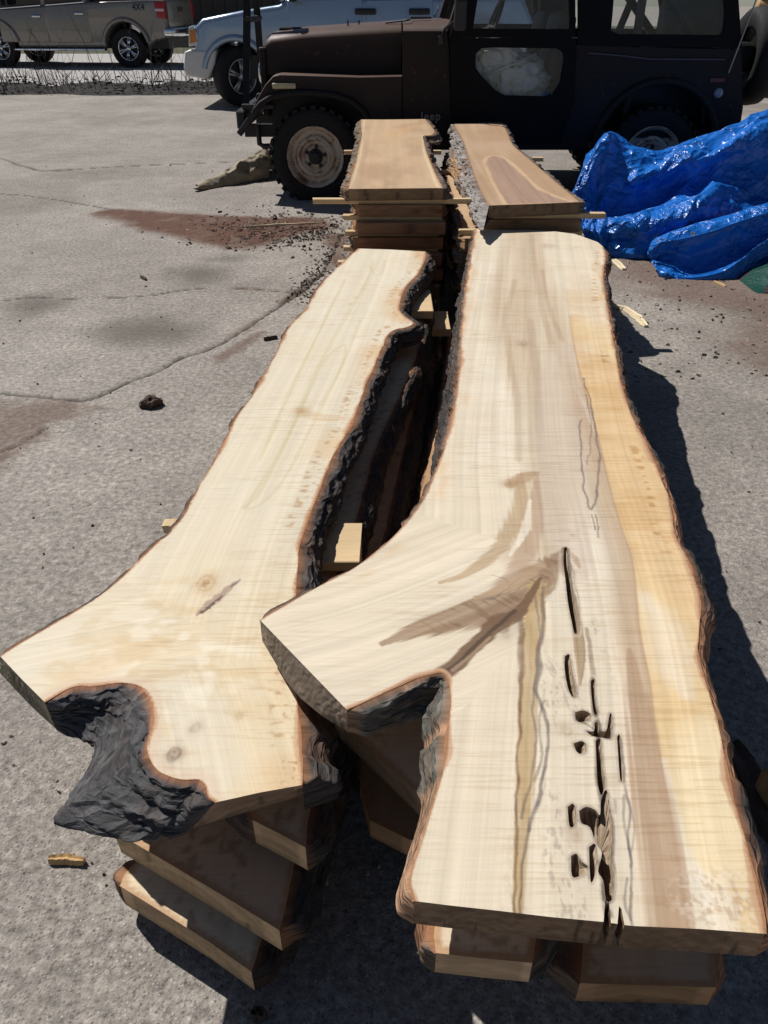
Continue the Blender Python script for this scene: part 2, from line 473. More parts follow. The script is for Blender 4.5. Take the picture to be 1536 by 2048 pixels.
def bark_strip(root, q, b, nrm, zt, zb, s, tone_kind):
    thick = s.get('thick', 0.008); rows = s.get('rows', 14); rel = s.get('relief', 0.006)
    al = np.concatenate([[0], np.cumsum(np.hypot(*(np.diff(q, axis=0).T)))])
    m_ = len(q); V = []; T = []; G = []
    # smoothed outward direction
    N = nrm.copy()
    for _ in range(6): N[1:-1] = (N[:-2]+2*N[1:-1]+N[2:])/4
    N /= np.hypot(N[:, 0], N[:, 1])[:, None]+1e-9
    env = np.clip(np.minimum(al, al[-1]-al)/0.015, 0.0, 1)
    seed = q[0, 0]*13+zt*7
    inner = np.array(s.get('inner', (0.33, 0.145, 0.06) if tone_kind == 'maple' else (0.20, 0.11, 0.06)))
    outer = np.array(s.get('outer', (0.060, 0.056, 0.055) if tone_kind == 'maple' else (0.24, 0.215, 0.20)))
    peel = np.array(s.get('peel', (0.26, 0.13, 0.07)))
    pl = s.get('peel_amt', 0.35)
    drop = s.get('drop', 0.0)
    gaps = fbm(al*9+seed*3, 0*al, 1.7, 3)                              # where the outer bark has come away
    gone = sstep(0.60-0.25*pl, 0.70-0.25*pl, gaps)
    H = zt-zb
    for r in range(rows+1):
        f = max(0.0, (r-1)/(rows-1))
        base = q*(1-f)+b*f; z = np.full(m_, zt-H*f)
        fq = s.get('fq', 1.0)
        n1 = fbm(al*13*fq+seed, z*75*fq, 0.3, 4); n2 = fbm(al*45+seed, z*230, 4.1, 3)
        ridge = 1-np.abs(2*n1-1); ridge = ridge**2
        pn = fbm(al*9*fq+seed, z*48*fq, 9.3, 3)*6; fr = pn-np.floor(pn); plate = (np.floor(pn)+sstep(.72, .95, fr))/6-.5
        out = thick*(0.75+0.5*n2)*(1-0.65*gone) + rel*(1.3*ridge-0.4+1.3*plate)*(1-0.7*gone) + s.get('bulge', 0)*math.sin(math.pi*f)
        out = (out+.004*(n2-.5)+.0025*s.get('rough', 0)*(fbm(al*90, z*260, 6.6, 3)-.5)*4)*env
        if r == 0: out = 0*out-0.0006; z = z-0.0005
        elif r == 1: out = np.maximum(out*(0.45+0.55*s.get('proud', 0.6)), 0.002); z = z-0.0008-0.004*(n2)
        else: z = z - 0.006*(n2-0.5); out = np.maximum(out, .0025*env)
        if r == rows: z = z-0.004*n1; out = out*0.8
        p = base+N*out[:, None]
        V += np.stack([p[:, 0], p[:, 1], z], 1).tolist()
        k = (0.55+1.1*n2)[:, None]
        k = k*(.75+.9*(plate+.35)*.8)[:, None]
        brn = sstep(.45, .7, fbm(al*18*fq+seed+5, z*60, 2.2, 3))[:, None]*s.get('brown', .5)
        c = (outer*k*(1-brn)+np.array((0.105, 0.062, 0.040))*k*brn)*(1-gone[:, None])+peel*k*gone[:, None]
        if r <= 1:
            w_ = (0.75 if r == 0 else 0.12)
            c = c*(1-w_)+inner*(0.7+0.6*n1)[:, None]*w_
        T += np.clip(c, 0.004, 0.9).tolist(); G += np.stack([al, np.full(m_, f*H), 0*al+seed], 1).tolist()
    F = []
    for r in range(rows):
        for k in range(m_-1):
            A = r*m_+k; F.append([A, A+m_, A+m_+1, A+1])
    # closing row back to the wood foot
    for k in range(m_): V.append([b[k, 0], b[k, 1], zb-0.001]); T.append(outer.tolist()); G.append([al[k], H, seed])
    r = rows
    for k in range(m_-1):
        A = r*m_+k; F.append([A, A+m_, A+m_+1, A+1])
    o = mesh_obj('bark', V, F, BARK, root, smooth=True)
    colour_attr(o, 'wood_tone', np.array(T)); vec_attr(o, 'grain', np.array(G))
    return o

# ------------------------------------------------------------------ painters (tone of the timber itself: sapwood, heartwood, stain, spalt, knots)
def lay(c, mask, tone, amt=1.0):
    m = (np.clip(mask, 0, 1)*amt)[:, None]
    return c*(1-m)+np.array(tone)*m
def px_line(pts, z, sub=4):
    return smooth_poly([on_z(u, v, z) for u, v in pts], sub)
FIB = {'w': None}
def set_fibre(S, V):
    FIB['w'] = .65*nz(V*330, S*5, 1.0)+.35*nz(V*110, S*2.2, 7.0)
def band(X, Y, pts, z, wd, soft=0.5, ends=True):
    """pts (u,v,width_px_scale) -> mask of a stroke of half width wd metres"""
    P = px_line(pts, z); D, S, G = dist_poly(X, Y, P)
    L = sum(math.hypot(*(P[i+1]-P[i])) for i in range(len(P)-1))
    wv = wd if not isinstance(wd, (list, tuple)) else np.interp(S/L, np.linspace(0, 1, len(wd)), wd)
    if FIB['w'] is not None and FIB['w'].shape == D.shape:
        D = D+(FIB['w']-.5)*np.minimum(.022, .9*wv)*min(1.0, soft*2.2); soft *= .55
    return 1-sstep(1-soft, 1+soft, D/(wv+1e-6))
def rings(v, s, freq, amt, seed):
    w_ = v + 0.02*(fbm(s*2.2+seed, v*6, seed, 3)-0.5)
    r = nz(w_*freq, s*0.35, seed)
    r2 = nz(w_*freq*3.1, s*0.6, seed+4)
    return 1+amt*(r-0.5)*2+amt*0.5*(r2-0.5)*2
def knot(c, X, Y, u, v, z, r, tone, dark=None, pull=True):
    kx, ky = on_z(u, v, z)
    d = np.hypot(X-kx, (Y-ky)*0.75)+0.75*r*(fbm(X*38/(r*60), Y*38/(r*60), u, 3)-0.5)
    c = lay(c, (1-sstep(0.6*r, 2.6*r, d))*(.4+.9*nz(X*90, Y*90, u)), tone, 0.35)
    ringm = 0.5+0.5*np.sin(d/r*6.0+6*nz(X*60, Y*60, u))
    c = lay(c, (1-sstep(0.85*r, 1.15*r, d))*(.35+.65*ringm)*(.5+.7*nz(X*260, Y*260, u)), tone, 0.65)
    if dark is not None: c = lay(c, (1-sstep(0.15*r, 0.6*r, d))*sstep(.25, .5, nz(X*240, Y*160, u+2)), dark, 0.9)
    return c
# ------------------------------------------------------------------ ground
def concrete_material():
    t = NT('yard_concrete')
    obj = t.n('TexCoord').outputs['Object']
    A = lambda nm: (lambda d: (setattr(d, 'attribute_name', nm), d.outputs['Fac'])[1])(t.n('Attribute'))
    soil, stain, crack, wear = A('soil'), A('stain'), A('crack'), A('aggregate')
    n1 = t.noise(obj, 1.1, 5); n2 = t.noise(obj, 7.0, 5); n3 = t.noise(obj, 60.0, 4, 0.7)
    vs_ = t.n('TexVoronoi'); t.put(vs_, 'Vector', obj); t.put(vs_, 'Scale', 150.0); t.put(vs_, 'Randomness', 1.0)
    stone = t.ramp(vs_.outputs['Distance'], [(0.28, 1.0), (0.42, 0.0)])
    vb = t.n('TexVoronoi'); t.put(vb, 'Vector', obj); t.put(vb, 'Scale', 62.0); t.put(vb, 'Randomness', 1.0)
    stoneb = t.math('MULTIPLY', t.ramp(vb.outputs['Distance'], [(0.22, 1.0), (0.30, 0.0)]), t.ramp(t.n('SeparateColor', i={0: vb.outputs['Color']}).outputs[0], [(0.55, 0.0), (0.6, 1.0)]))
    sc = t.ramp(t.n('SeparateColor', i={0: vs_.outputs['Color']}).outputs[0], [(0.0, (0.09, 0.085, 0.085)), (0.3, (0.20, 0.185, 0.175)), (0.6, (0.27, 0.225, 0.195)), (0.85, (0.34, 0.315, 0.29)), (1.0, (0.55, 0.53, 0.50))])
    sb = t.ramp(t.n('SeparateColor', i={0: vb.outputs['Color']}).outputs[1], [(0.0, (0.10, 0.095, 0.10)), (0.4, (0.22, 0.20, 0.185)), (0.7, (0.30, 0.235, 0.20)), (1.0, (0.46, 0.44, 0.41))])
    paste = t.mix(t.ramp(n1, [(0.35, 0.0), (0.65, 1.0)]), (0.272, 0.244, 0.214, 1), (0.362, 0.328, 0.288, 1))
    paste = t.mix(1.0, paste, t.math('MULTIPLY_ADD', n2, 0.6, 0.70), 'MULTIPLY')
    paste = t.mix(1.0, paste, t.math('MULTIPLY_ADD', n3, 1.3, 0.35), 'MULTIPLY')
    agg = t.math('MULTIPLY', stone, wear)
    grit = t.noise(obj, 48.0, 6, 0.75)
    paste = t.mix(1.0, paste, t.ramp(grit, [(0.32, 0.50), (0.5, 0.97), (0.68, 1.45)]), 'MULTIPLY')
    vf = t.n('TexVoronoi'); t.put(vf, 'Vector', obj); t.put(vf, 'Scale', 38.0)
    fleck = t.math('MULTIPLY', t.ramp(vf.outputs['Distance'], [(0.10, 1.0), (0.20, 0.0)]), t.ramp(t.n('SeparateColor', i={0: vf.outputs['Color']}).outputs[2], [(0.70, 0.0), (0.74, 1.0)]))
    paste = t.mix(t.math('MULTIPLY', fleck, t.math('MULTIPLY_ADD', n1, 1.2, -0.1)), paste, (0.52, 0.49, 0.45, 1))
    c = t.mix(t.math('MULTIPLY', agg, 0.75), paste, sc)
    c = t.mix(t.math('MULTIPLY', stoneb, t.math('MULTIPLY', wear, 0.75)), c, sb)
    c = t.mix(stain, c, (0.105, 0.092, 0.076, 1))
    sm = t.math('MULTIPLY', soil, t.ramp(t.math('ADD', n2, t.math('MULTIPLY', n3, 0.5)), [(0.35, 0.45), (0.75, 1.0)]))
    c = t.mix(sm, c, t.mix(n3, (0.066, 0.029, 0.018, 1), (0.165, 0.080, 0.050, 1)))
    c = t.mix(crack, c, (0.045, 0.036, 0.03, 1))
    h = t.math('ADD', t.math('MULTIPLY', n3, 0.7), t.math('MULTIPLY', agg, 0.22))
    h = t.math('ADD', h, t.math('MULTIPLY', stoneb, 0.15))
    h = t.math('ADD', h, t.math('MULTIPLY', t.noise(obj, 34.0, 4, .6), 1.3))
    return t.fin(c, 0.88, 0.0, t.bump(h, 0.8, 0.0045), IOR=1.35)
CONCRETE = concrete_material()

def ground_mesh():
    ys = [0.12]
    while ys[-1] < 16.2: ys.append(ys[-1]+max(.004, .0042*depth_at((0, ys[-1]), 0)*(1+ys[-1]*.06)))
    ys = np.array(ys); nx = 430
    cx = np.linspace(-1, 1, nx)
    Yg = np.repeat(ys[:, None], nx, 1); hw = 0.58*(Yg*CP+CAM_H*SP)+.6+0.06*Yg
    Xg = cx[None, :]*hw
    X, Y = Xg.ravel(), Yg.ravel()
    soil = np.zeros(X.shape); stain = np.zeros(X.shape); crack = np.zeros(X.shape)
    wob = (fbm(X*3, Y*3, 1.0, 4)-.5); wob2 = (fbm(X*14, Y*14, 2.0, 4)-.5)
    def patch(pts, soft, amt, arr, rag=.18):
        P = px_line(pts+[pts[0]], 0.0); D, S, G = dist_poly(X, Y, P); ins = inside(X, Y, P)
        sd = np.where(ins, D, -D)+rag*wob+.5*rag*wob2
        return np.maximum(arr, sstep(-soft, soft, sd)*amt)
    soil = patch([(180,428),(215,420),(270,418),(330,421),(420,430),(520,437),(620,436),(660,446),(655,460),(600,468),(525,492),(465,498),(420,489),(335,472),(285,462),(230,446)], .07, 1.0, soil)
    soil = patch([(-40,800),(60,800),(150,805),(140,835),(90,862),(30,905),(-40,930)], .07, .6, soil, .35)
    soil = patch([(640,470),(700,470),(690,520),(650,560),(600,590),(570,600),(610,560),(650,520)], .04, .8, soil)
    soil = patch([(430,715),(500,670),(530,665),(500,690),(440,725)], .02, .6, soil, .06)
    soil = patch([(1170,470),(1600,470),(1640,680),(1500,700),(1420,630),(1320,590),(1210,560)], .25, .62, soil, .5)
    soil = patch([(1460,680),(1640,660),(1640,740),(1500,740)], .15, .6, soil, .4)
    soil = patch([(330,1290),(700,1260),(680,1500),(420,1420)], .1, .25, soil)
    for pts in ([(345,545),(365,535),(420,533),(460,540),(455,555),(400,568),(355,562)], [(190,660),(240,642),(330,640),(400,655),(370,680),(280,692),(210,685)], [(25,612),(60,595),(110,594),(118,606),(80,626),(40,630)], [(420,520),(450,512),(480,514),(470,525)]):
        stain = patch(pts, .12, .75, stain, .15)
    stain = np.maximum(stain, .30*sstep(.52, .70, fbm(X*1.1+5, Y*.8, 3.0, 4)))
    cr = [([(-60,783),(0,787),(80,795),(155,801),(200,790),(260,762),(320,742),(370,715),(420,700),(480,665),(520,640),(560,610),(600,585),(640,545),(665,500),(680,470)], .010),
          ([(-60,610),(0,603),(60,595),(120,598),(200,597),(300,590),(400,577),(470,577),(560,583),(600,588)], .007),
          ([(-40,312),(0,316),(60,335),(100,342),(250,332),(440,325),(560,320)], .016),
          ([(-60,925),(0,905),(50,882),(95,850)], .006), ([(570,600),(600,575),(640,550)], .012), ([(0,388),(60,392),(180,410),(230,420)], .007)]
    jx = .020*(fbm(X*11, Y*11, 7.0, 4)-.5)+.05*(fbm(X*2.6, Y*2.6, 3.0, 3)-.5); jy = .020*(fbm(X*11, Y*11, 17.0, 4)-.5)+.05*(fbm(X*2.6, Y*2.6, 13.0, 3)-.5)
    for pts, wd in cr:
        D, S, G = dist_poly(X+jx, Y+jy, W0(pts)); wv = np.maximum(wd*(.55+.9*fbm(S*4, 0*S, wd*99, 3)), .0022*Y)
        crack = np.maximum(crack, 1-sstep(.35*wv, wv, D)); soil = np.maximum(soil, .45*(1-sstep(wd, wd*7, D))*sstep(.45, .62, fbm(S*2, 0*S, 5.0, 2)))
    agg = np.clip(.40+.9*(fbm(X*.8, Y*.8, 9.0, 3)-.42)+.5*(1-sstep(.6, 1.7, Y)), .10, 1.0)
    agg *= 1-.6*soil
    Z = .004*(fbm(X*5, Y*5, 1.0, 4)-.5)+.006*(fbm(X*.7, Y*.7, 4.0, 3)-.5)-.010*crack+.012*soil*fbm(X*30, Y*30, 2.0, 4)
    Z = Z*(1-sstep(14.5, 16, Y))
    ny = len(ys)
    idx = np.arange(nx*ny).reshape(ny, nx)
    F = np.stack([idx[:-1, :-1], idx[:-1, 1:], idx[1:, 1:], idx[1:, :-1]], -1).reshape(-1, 4)
    me = bpy.data.meshes.new('concrete_yard'); me.vertices.add(len(X)); me.vertices.foreach_set('co', np.stack([X, Y, Z], 1).ravel())
    me.loops.add(F.size); me.loops.foreach_set('vertex_index', F.ravel().astype(np.int32)); me.polygons.add(len(F))
    me.polygons.foreach_set('loop_start', np.arange(0, F.size, 4, dtype=np.int32)); me.polygons.foreach_set('loop_total', np.full(len(F), 4, np.int32))
    me.polygons.foreach_set('use_smooth', np.ones(len(F), bool)); me.materials.append(CONCRETE); me.update(calc_edges=True); me.validate()
    o = bpy.data.objects.new('concrete_yard', me); col.objects.link(o); tag(o, kind='structure')
    float_attr(o, 'soil', soil); float_attr(o, 'stain', stain); float_attr(o, 'crack', crack); float_attr(o, 'aggregate', agg)
    return o
def W0(pts): return px_line(pts, 0.0)
ground_mesh()
mesh_obj('ground', [(-300, -40, -.014), (300, -40, -.014), (300, 400, -.014), (-300, 400, -.014)], [(0, 1, 2, 3)], CONCRETE)['kind'] = 'structure'
# ------------------------------------------------------------------ maple stacks
ZR, TR, PR_ = 0.47, 0.045, 0.105          # right stack: top of its top slab, slab thickness, layer pitch
ZL, TL, PL_ = 0.385, 0.055, 0.095         # left stack

def grain_of(X, Y, curves, z):
    best = None
    for c in curves:
        D, S, G = dist_poly(X, Y, px_line(c, z))
        sgn = D*np.where(G == 0, 1, G)
        if best is None: best = [D, S, sgn]
        else:
            m = D < best[0]; best = [np.where(m, D, best[0]), np.where(m, S+3.1, best[1]), np.where(m, sgn+1.3, best[2])]
    return best[1], best[2]

def edge_dist(X, Y, lines, z):
    D = np.full(X.shape, 9.0); S = np.zeros(X.shape)
    for i, l in enumerate(lines):
        d, s, g = dist_poly(X, Y, px_line(l, z)); m = d < D
        D = np.where(m, d, D); S = np.where(m, s+i*7, S)
    return D, S

# ---- top slab of the right stack
R_RIGHT = [(1207,494),(1212,512),(1207,545),(1211,585),(1220,640),(1230,700),(1244,770),(1264,830),(1290,880),(1314,935),(1334,985),(1344,1030),(1352,1070),(1372,1110),(1392,1160),(1402,1200),(1400,1250),(1396,1300),(1404,1340),(1420,1390),(1440,1460),(1452,1520),(1464,1580),(1480,1640),(1500,1710),(1517,1770),(1530,1830)]
R_CROTCH = [(828,1802),(820,1770),(826,1735),(842,1685),(862,1620),(880,1560),(890,1500),(897,1440),(901,1395),(896,1362),(884,1346),(866,1348),(830,1357),(790,1375),(740,1400)]
R_ARM = [(520,1240),(540,1228),(580,1205),(640,1170),(700,1140),(750,1105),(800,1060),(840,1010),(870,950),(890,890),(905,830),(915,780),(920,720),(924,650),(930,590),(938,540),(944,500)]
def W(pts, z): return [on_z(u, v, z) for u, v in pts]
R_LINES = [R_RIGHT+[(1533,1868)], R_CROTCH+[(694,1420)], R_ARM+[(950,458)]]

CREAM = (0.705, 0.62, 0.485); GOLD = (0.68, 0.475, 0.245); TAN = (0.47, 0.345, 0.215); PINK = (0.46, 0.33, 0.215)
PALE = (0.76, 0.69, 0.565); BROWN = (0.235, 0.132, 0.068); OLIVE = (0.47, 0.335, 0.165); SPALT = (0.13, 0.105, 0.105)
R_FEATURES = [
        ([(1042,1235),(1043,1330),(1041,1440),(1036,1530),(1034,1640),(1030,1750),(1028,1850)], [.004, .005, .003, .002, .002, .002, .0015], (0.16, 0.09, 0.05), .85),
        ([(1085,1175),(1088,1230),(1080,1290),(1078,1340),(1072,1375),(1076,1390),(1094,1430),(1098,1490),(1088,1545),(1070,1620),(1050,1690),(1044,1760),(1040,1850)], [.003, .003, .003, .003, .004, .003, .0025, .0022, .002, .002, .0018, .0015, .0015], SPALT, .85),
        ([(1072,1180),(1078,1250),(1072,1330),(1068,1420),(1075,1480),(1062,1560),(1046,1640)], .0018, SPALT, .6),
        ([(1090,1400),(1080,1460),(1086,1510),(1070,1560)], .0018, SPALT, .6),
        ([(1165,755),(1180,800),(1190,850),(1198,905),(1196,960),(1186,1018),(1174,1000),(1166,950),(1162,890),(1160,840)], .0022, SPALT, .75),
        ([(1172,790),(1184,860),(1176,930)], .0016, SPALT, .55),
        ([(1184,1030),(1190,1060)], .0016, SPALT, .7), ([(1192,1030),(1197,1075)], .0016, SPALT, .7),
        ([(950,1192),(985,1196),(1010,1180),(1035,1160),(1060,1150),(1080,1140)], .0018, SPALT, .7),
        ([(1000,1190),(1030,1185),(1052,1165),(1076,1172)], .0015, SPALT, .55), ([(985,1150),(1010,1160),(1018,1185)], .0013, SPALT, .5),
        ([(1236,1470),(1250,1560),(1262,1620),(1256,1680),(1266,1740),(1262,1850)], .0016, SPALT, .75),
        ([(1252,1590),(1248,1640),(1258,1690),(1266,1730)], .0018, SPALT, .6), ([(1262,1600),(1270,1660),(1262,1710)], .0013, SPALT, .5),
        ([(1256,1755),(1252,1800),(1262,1840)], .0016, SPALT, .6), ([(1232,1600),(1232,1625)], .0022, (0.3, 0.25, 0.24), .8),
        ([(1183,1355),(1188,1410),(1194,1445),(1193,1480),(1198,1540),(1206,1590),(1216,1640),(1218,1700),(1214,1760),(1218,1830)], [.0015, .003, .0035, .0035, .004, .004, .005, .006, .006, .004], (0.045, 0.03, 0.02), .95),
        ([(1152,1440),(1178,1452),(1192,1468)], .002, (0.06, 0.04, 0.03), .8), ([(1176,1730),(1190,1720),(1204,1738)], .0025, (0.06, 0.04, 0.03), .8),
        ([(1172,1258),(1178,1300),(1184,1360)], [.003, .004, .004], (0.27, 0.20, 0.15), .85),
        ([(1140,1110),(1142,1180),(1150,1260),(1158,1370)], [.0015, .0015, .0015, .001], (0.13, 0.09, 0.09), .8),
        ([(1136,1110),(1150,1160),(1160,1230),(1166,1300),(1160,1372)], .0014, (0.13, 0.10, 0.10), .7),
]
def paint_right(X, Y, top):
    z = ZR; n = len(X)
    S, V = grain_of(X, Y, [[(1075,440),(1085,600),(1090,750),(1100,900),(1130,1050),(1160,1250),(1170,1500),(1185,1900)], [(1075,1160),(900,1240),(740,1300),(560,1350)]], z)
    set_fibre(S, V); big = fbm(X*3, Y*1.5, 1.1, 4)
    c = np.ones((n, 1))*np.array(CREAM)
    c = lay(c, sstep(.45, .75, big), PALE, 0.7)
    c = lay(c, sstep(.5, .75, fbm(X*5+9, Y*1.2, 2.2, 3)), (0.66, 0.545, 0.43), 0.45)
    # soft brownish heart of the trunk in the far half
    c = lay(c, band(X, Y, [(1050,440),(1045,560),(1060,640),(1075,720),(1100,820),(1105,930),(1085,1040),(1060,1120)], z, [.06, .07, .09, .12, .12, .09, .06, .045], .6)*(.25+1.2*fbm(V*55, S*1.5, 8.0, 4)), TAN, 0.62)
    for hp_, w_ in (([(1062,470),(1075,560),(1090,640),(1110,700),(1150,760),(1160,850)], .010), ([(1030,560),(1012,640),(1020,720),(1034,800),(1036,920)], .009), ([(1085,540),(1100,620),(1125,680)], .007), ([(1060,640),(1075,760),(1080,860)], .012)):
        c = lay(c, band(X, Y, hp_, z, w_, .9), (0.40, 0.285, 0.19), .42)
    c = lay(c, band(X, Y, [(1130,700),(1140,800),(1135,920),(1130,1040),(1150,1140)], z, [.05, .08, .08, .06, .03], .35), (0.60, 0.50, 0.40), 0.7)
    # golden sapwood right of a clear boundary
    GB = px_line([(1120,420),(1128,560),(1150,700),(1172,790),(1192,860),(1216,960),(1240,1050),(1262,1112),(1272,1190),(1280,1270),(1300,1370),(1308,1460),(1328,1560),(1345,1660),(1360,1760),(1380,1900)], z)
    D, SS, G = dist_poly(X, Y, GB)
    right = np.where(G >= 0, 1.0, 0.0) if False else (G > 0).astype(float)
    sd = D*np.where(G > 0, 1, -1)                   # + on the right in the picture when travelling towards the viewer
    goldm = sstep(-.003, .003, sd)
    along = SS/ SS.max()
    c = lay(c, goldm*sstep(.36, .60, along+0.12*(big-.5)), GOLD, 0.85)
    c = lay(c, goldm*sstep(.42, .68, fbm(X*9, Y*14, 7.7, 3))*sstep(.25, .45, along), (0.56, 0.34, 0.14), 0.45)
    c = lay(c, goldm*sstep(.5, .72, fbm(X*7, Y*3.2, 7.7, 3))*sstep(.3, .5, along), (0.72, 0.55, 0.31), 0.7)
    c = lay(c, goldm*sstep(.80, .97, along), (0.72, 0.57, 0.33), 0.6)
    c = lay(c, band(X, Y, [(1290,1195),(1325,1250),(1345,1330),(1372,1390)], z, [.014, .026, .030, .010], 1.7), PALE, 0.6)
    c = lay(c, band(X, Y, [(1440,1500),(1410,1620),(1430,1700)], z, .05, .9), (0.78, 0.66, 0.45), 0.7)
    c = lay(c, band(X, Y, [(1322,1520),(1345,1640),(1365,1740),(1395,1800),(1400,1880)], z, [.006, .009, .012, .03, .04], .8), PALE, 0.85)
    c = lay(c, (1-sstep(0, .004, np.abs(sd)))*sstep(.40, .55, along), (0.36, 0.22, 0.12), 0.7)
    # grey speckled rot around the heart at the near end
    hb = band(X, Y, [(1150,1200),(1150,1400),(1160,1600),(1170,1850)], z, [.03, .06, .075, .08], .4)
    c = lay(c, hb, (0.70, 0.62, 0.49), .7)
    c = lay(c, hb*sstep(.54, .66, fbm(X*260, Y*110, 6.1, 3))*sstep(.42, .6, fbm(X*30, Y*9, 2.0, 3)), (0.36, 0.31, 0.26), .55)
    # pinkish brown streak along the boundary
    c = lay(c, sstep(-.062, -.012, sd)*(1-goldm)*sstep(.50, .66, along)*sstep(.28, .62, fbm(X*60, Y*1.4, 3.9, 4)+.08), PINK, 0.8)
    c = lay(c, band(X, Y, [(1258,1300),(1282,1430),(1300,1550),(1322,1680),(1338,1800),(1345,1880)], z, [.004, .014, .02, .024, .022, .02], .5), (0.42, 0.29, 0.19), 0.85)
    # brown sweep from the fork into the arm
    c = lay(c, band(X, Y, [(1130,1100),(1085,1150),(1010,1205),(930,1232),(850,1255),(765,1287)], z, [.008, .032, .040, .032, .020, .005], .5)*(.55+.7*fbm(V*70, S*3, 2.0, 3)), BROWN, 0.85)
    c = lay(c, band(X, Y, [(1040,950),(1040,1010),(1022,1060),(985,1110),(930,1148),(880,1165)], z, [.008, .016, .018, .015, .010, .004], .6), TAN, 0.85)
    c = lay(c, band(X, Y, [(1075,950),(1068,1050),(1040,1130),(1000,1180)], z, [.004, .016, .018, .014], .6), (0.40, 0.27, 0.18), 0.6)
    c = lay(c, band(X, Y, [(1060,1000),(1050,1060),(1020,1110)], z, [.003, .009, .003], .5), PALE, 0.8)
    # olive streak under the fork and its dark margins
    c = lay(c, band(X, Y, [(1075,1170),(1068,1240),(1058,1330),(1055,1450),(1050,1560),(1042,1680),(1036,1840)], z, [.014, .016, .012, .012, .011, .008, .006], .35)*(.5+.7*fbm(X*120, Y*4, 5.0, 3)), OLIVE, 0.95)
    FIB['w'] = None; Xj = X+.010*(fbm(X*30, Y*26, 1.0, 4)-.5); Yj = Y+.010*(fbm(X*30, Y*26, 8.0, 4)-.5)
    for pts, wd, tone, am in R_FEATURES:
        c = lay(c, band(Xj, Yj, pts, z, wd, .6)*(.55+.6*fbm(X*60, Y*60, 3.3, 2)), tone, am)
    set_fibre(S, V)
    c = lay(c, band(X, Y, [(1148,1190),(1155,1260),(1160,1320),(1160,1370)], z, [.003, .008, .008, .002], .3), (0.38, 0.27, 0.16), .85)
    c = lay(c, band(X, Y, [(1136,1098),(1152,1120),(1160,1135)], z, [.001, .006, .003], .5), (0.38, 0.27, 0.18), .7)
    hd = np.full(X.shape, 9.0)
    for h in R_HOLES:
        cx0, cy0 = np.mean(h['p'], 0); near = np.where(np.hypot(X-cx0, Y-cy0) < .16)[0]
        d_, _, _ = dist_poly(X[near], Y[near], smooth_poly(list(h['p'])+[h['p'][0]], 3)); hd[near] = np.minimum(hd[near], d_)
    c = lay(c, (1-sstep(.0015, .004, hd))*(.4+.6*nz(X*180, Y*180, 2.0)), (0.24, 0.19, 0.16), .75)
    c = lay(c, (1-sstep(.004, .012, hd))*(1-(hd < .004)), (0.66, 0.575, 0.46), .5)
    # streaks inside the brown sweep
    c = lay(c, band(X, Y, [(1110,1120),(1040,1185),(960,1222),(850,1253)], z, [.01, .022, .03, .012], .8)*sstep(.5, .62, fbm((X+Y)*60, (X-Y*1.4)*9, 4.0, 3)), (0.18, 0.105, 0.06), .6)
    c = lay(c, band(X, Y, [(1085,1130),(1020,1170),(950,1195)], z, [.006, .014, .004], .8), (0.46, 0.33, 0.21), .6)
    c = knot(c, X, Y, 1000, 1245, z, .018, (0.16, 0.09, 0.055), (0.22, 0.13, 0.08))
    # bark seam closing the fork
    c = lay(c, band(X, Y, [(884,1346),(910,1330),(940,1300),(968,1275),(985,1255),(1008,1240),(1035,1228),(1058,1195),(1082,1155)], z, [.014, .012, .013, .013, .016, .012, .007, .006, .003], .3), (0.17, 0.10, 0.058), .95)
    c = lay(c, band(X, Y, [(890,1343),(915,1327),(945,1297),(972,1272),(1000,1247),(1030,1222)], z, .0035, .7), (0.075, 0.045, 0.03), .8)
    c = lay(c, band(X, Y, [(905,1340),(945,1308),(980,1275)], z, .0025, .7), (0.36, 0.25, 0.17), .8)
    # small knots, rot bloom, worm tracks
    c = knot(c, X, Y, 1022, 968, z, .013, (0.32, 0.19, 0.09), (0.24, 0.16, 0.10))
    c = lay(c, band(X, Y, [(1022,968),(1045,955),(1075,945)], z, [.012, .02, .006], .6), (0.42, 0.28, 0.17), .75)
    c = knot(c, X, Y, 1096, 492, z, .022, (0.47, 0.34, 0.24)); c = knot(c, X, Y, 1045, 688, z, .018, (0.40, 0.28, 0.19), (0.3, 0.2, 0.13))
    c = knot(c, X, Y, 1146, 1071, z, .005, (0.42, 0.31, 0.24)); c = knot(c, X, Y, 1133, 1463, z, .008, (0.46, 0.36, 0.25)); c = knot(c, X, Y, 1150, 1668, z, .008, (0.42, 0.31, 0.22))
    kx, ky = on_z(1440, 1800, z); dd = np.hypot((X-kx)*0.8, (Y-ky)*1.2)
    blot = fbm(X*190, Y*190, 8.8, 4)
    c = lay(c, (1-sstep(.02, .06, dd))*sstep(.50, .56, blot), (0.42, 0.28, 0.18), .5)
    c = lay(c, (1-sstep(.02, .06, dd))*sstep(.52, .58, fbm(X*230+5, Y*230, 2.8, 3)), (0.74, 0.67, 0.58), .45)
    # bark rim and bleed
    E, ES = edge_dist(X, Y, R_LINES, z)
    rim = np.maximum(.002, 0.006+0.022*(fbm(ES*14, 0*ES, 1.0, 4)-.5))
    bleed = 1-sstep(.01, .05, E)
    c = lay(c, bleed*sstep(.45, .65, fbm(ES*10, E*20, 3, 3))*(Y > 0.8), (0.68, 0.45, 0.24), .5)
    tr = np.abs(E-.033-.006*(nz(ES*12, 0*ES, 2.0)-.5)); sx_ = nz(ES*110, E*60, 3.0)
    rr, _ = edge_dist(X, Y, [R_RIGHT], z)
    c = lay(c, (1-sstep(.004, .016, tr))*sstep(.62, .78, sx_)*sstep(.4, .55, nz(ES*5, 0*ES, 9.0))*(rr < .06)*(Y > 1.0), (0.45, 0.25, 0.10), .75)
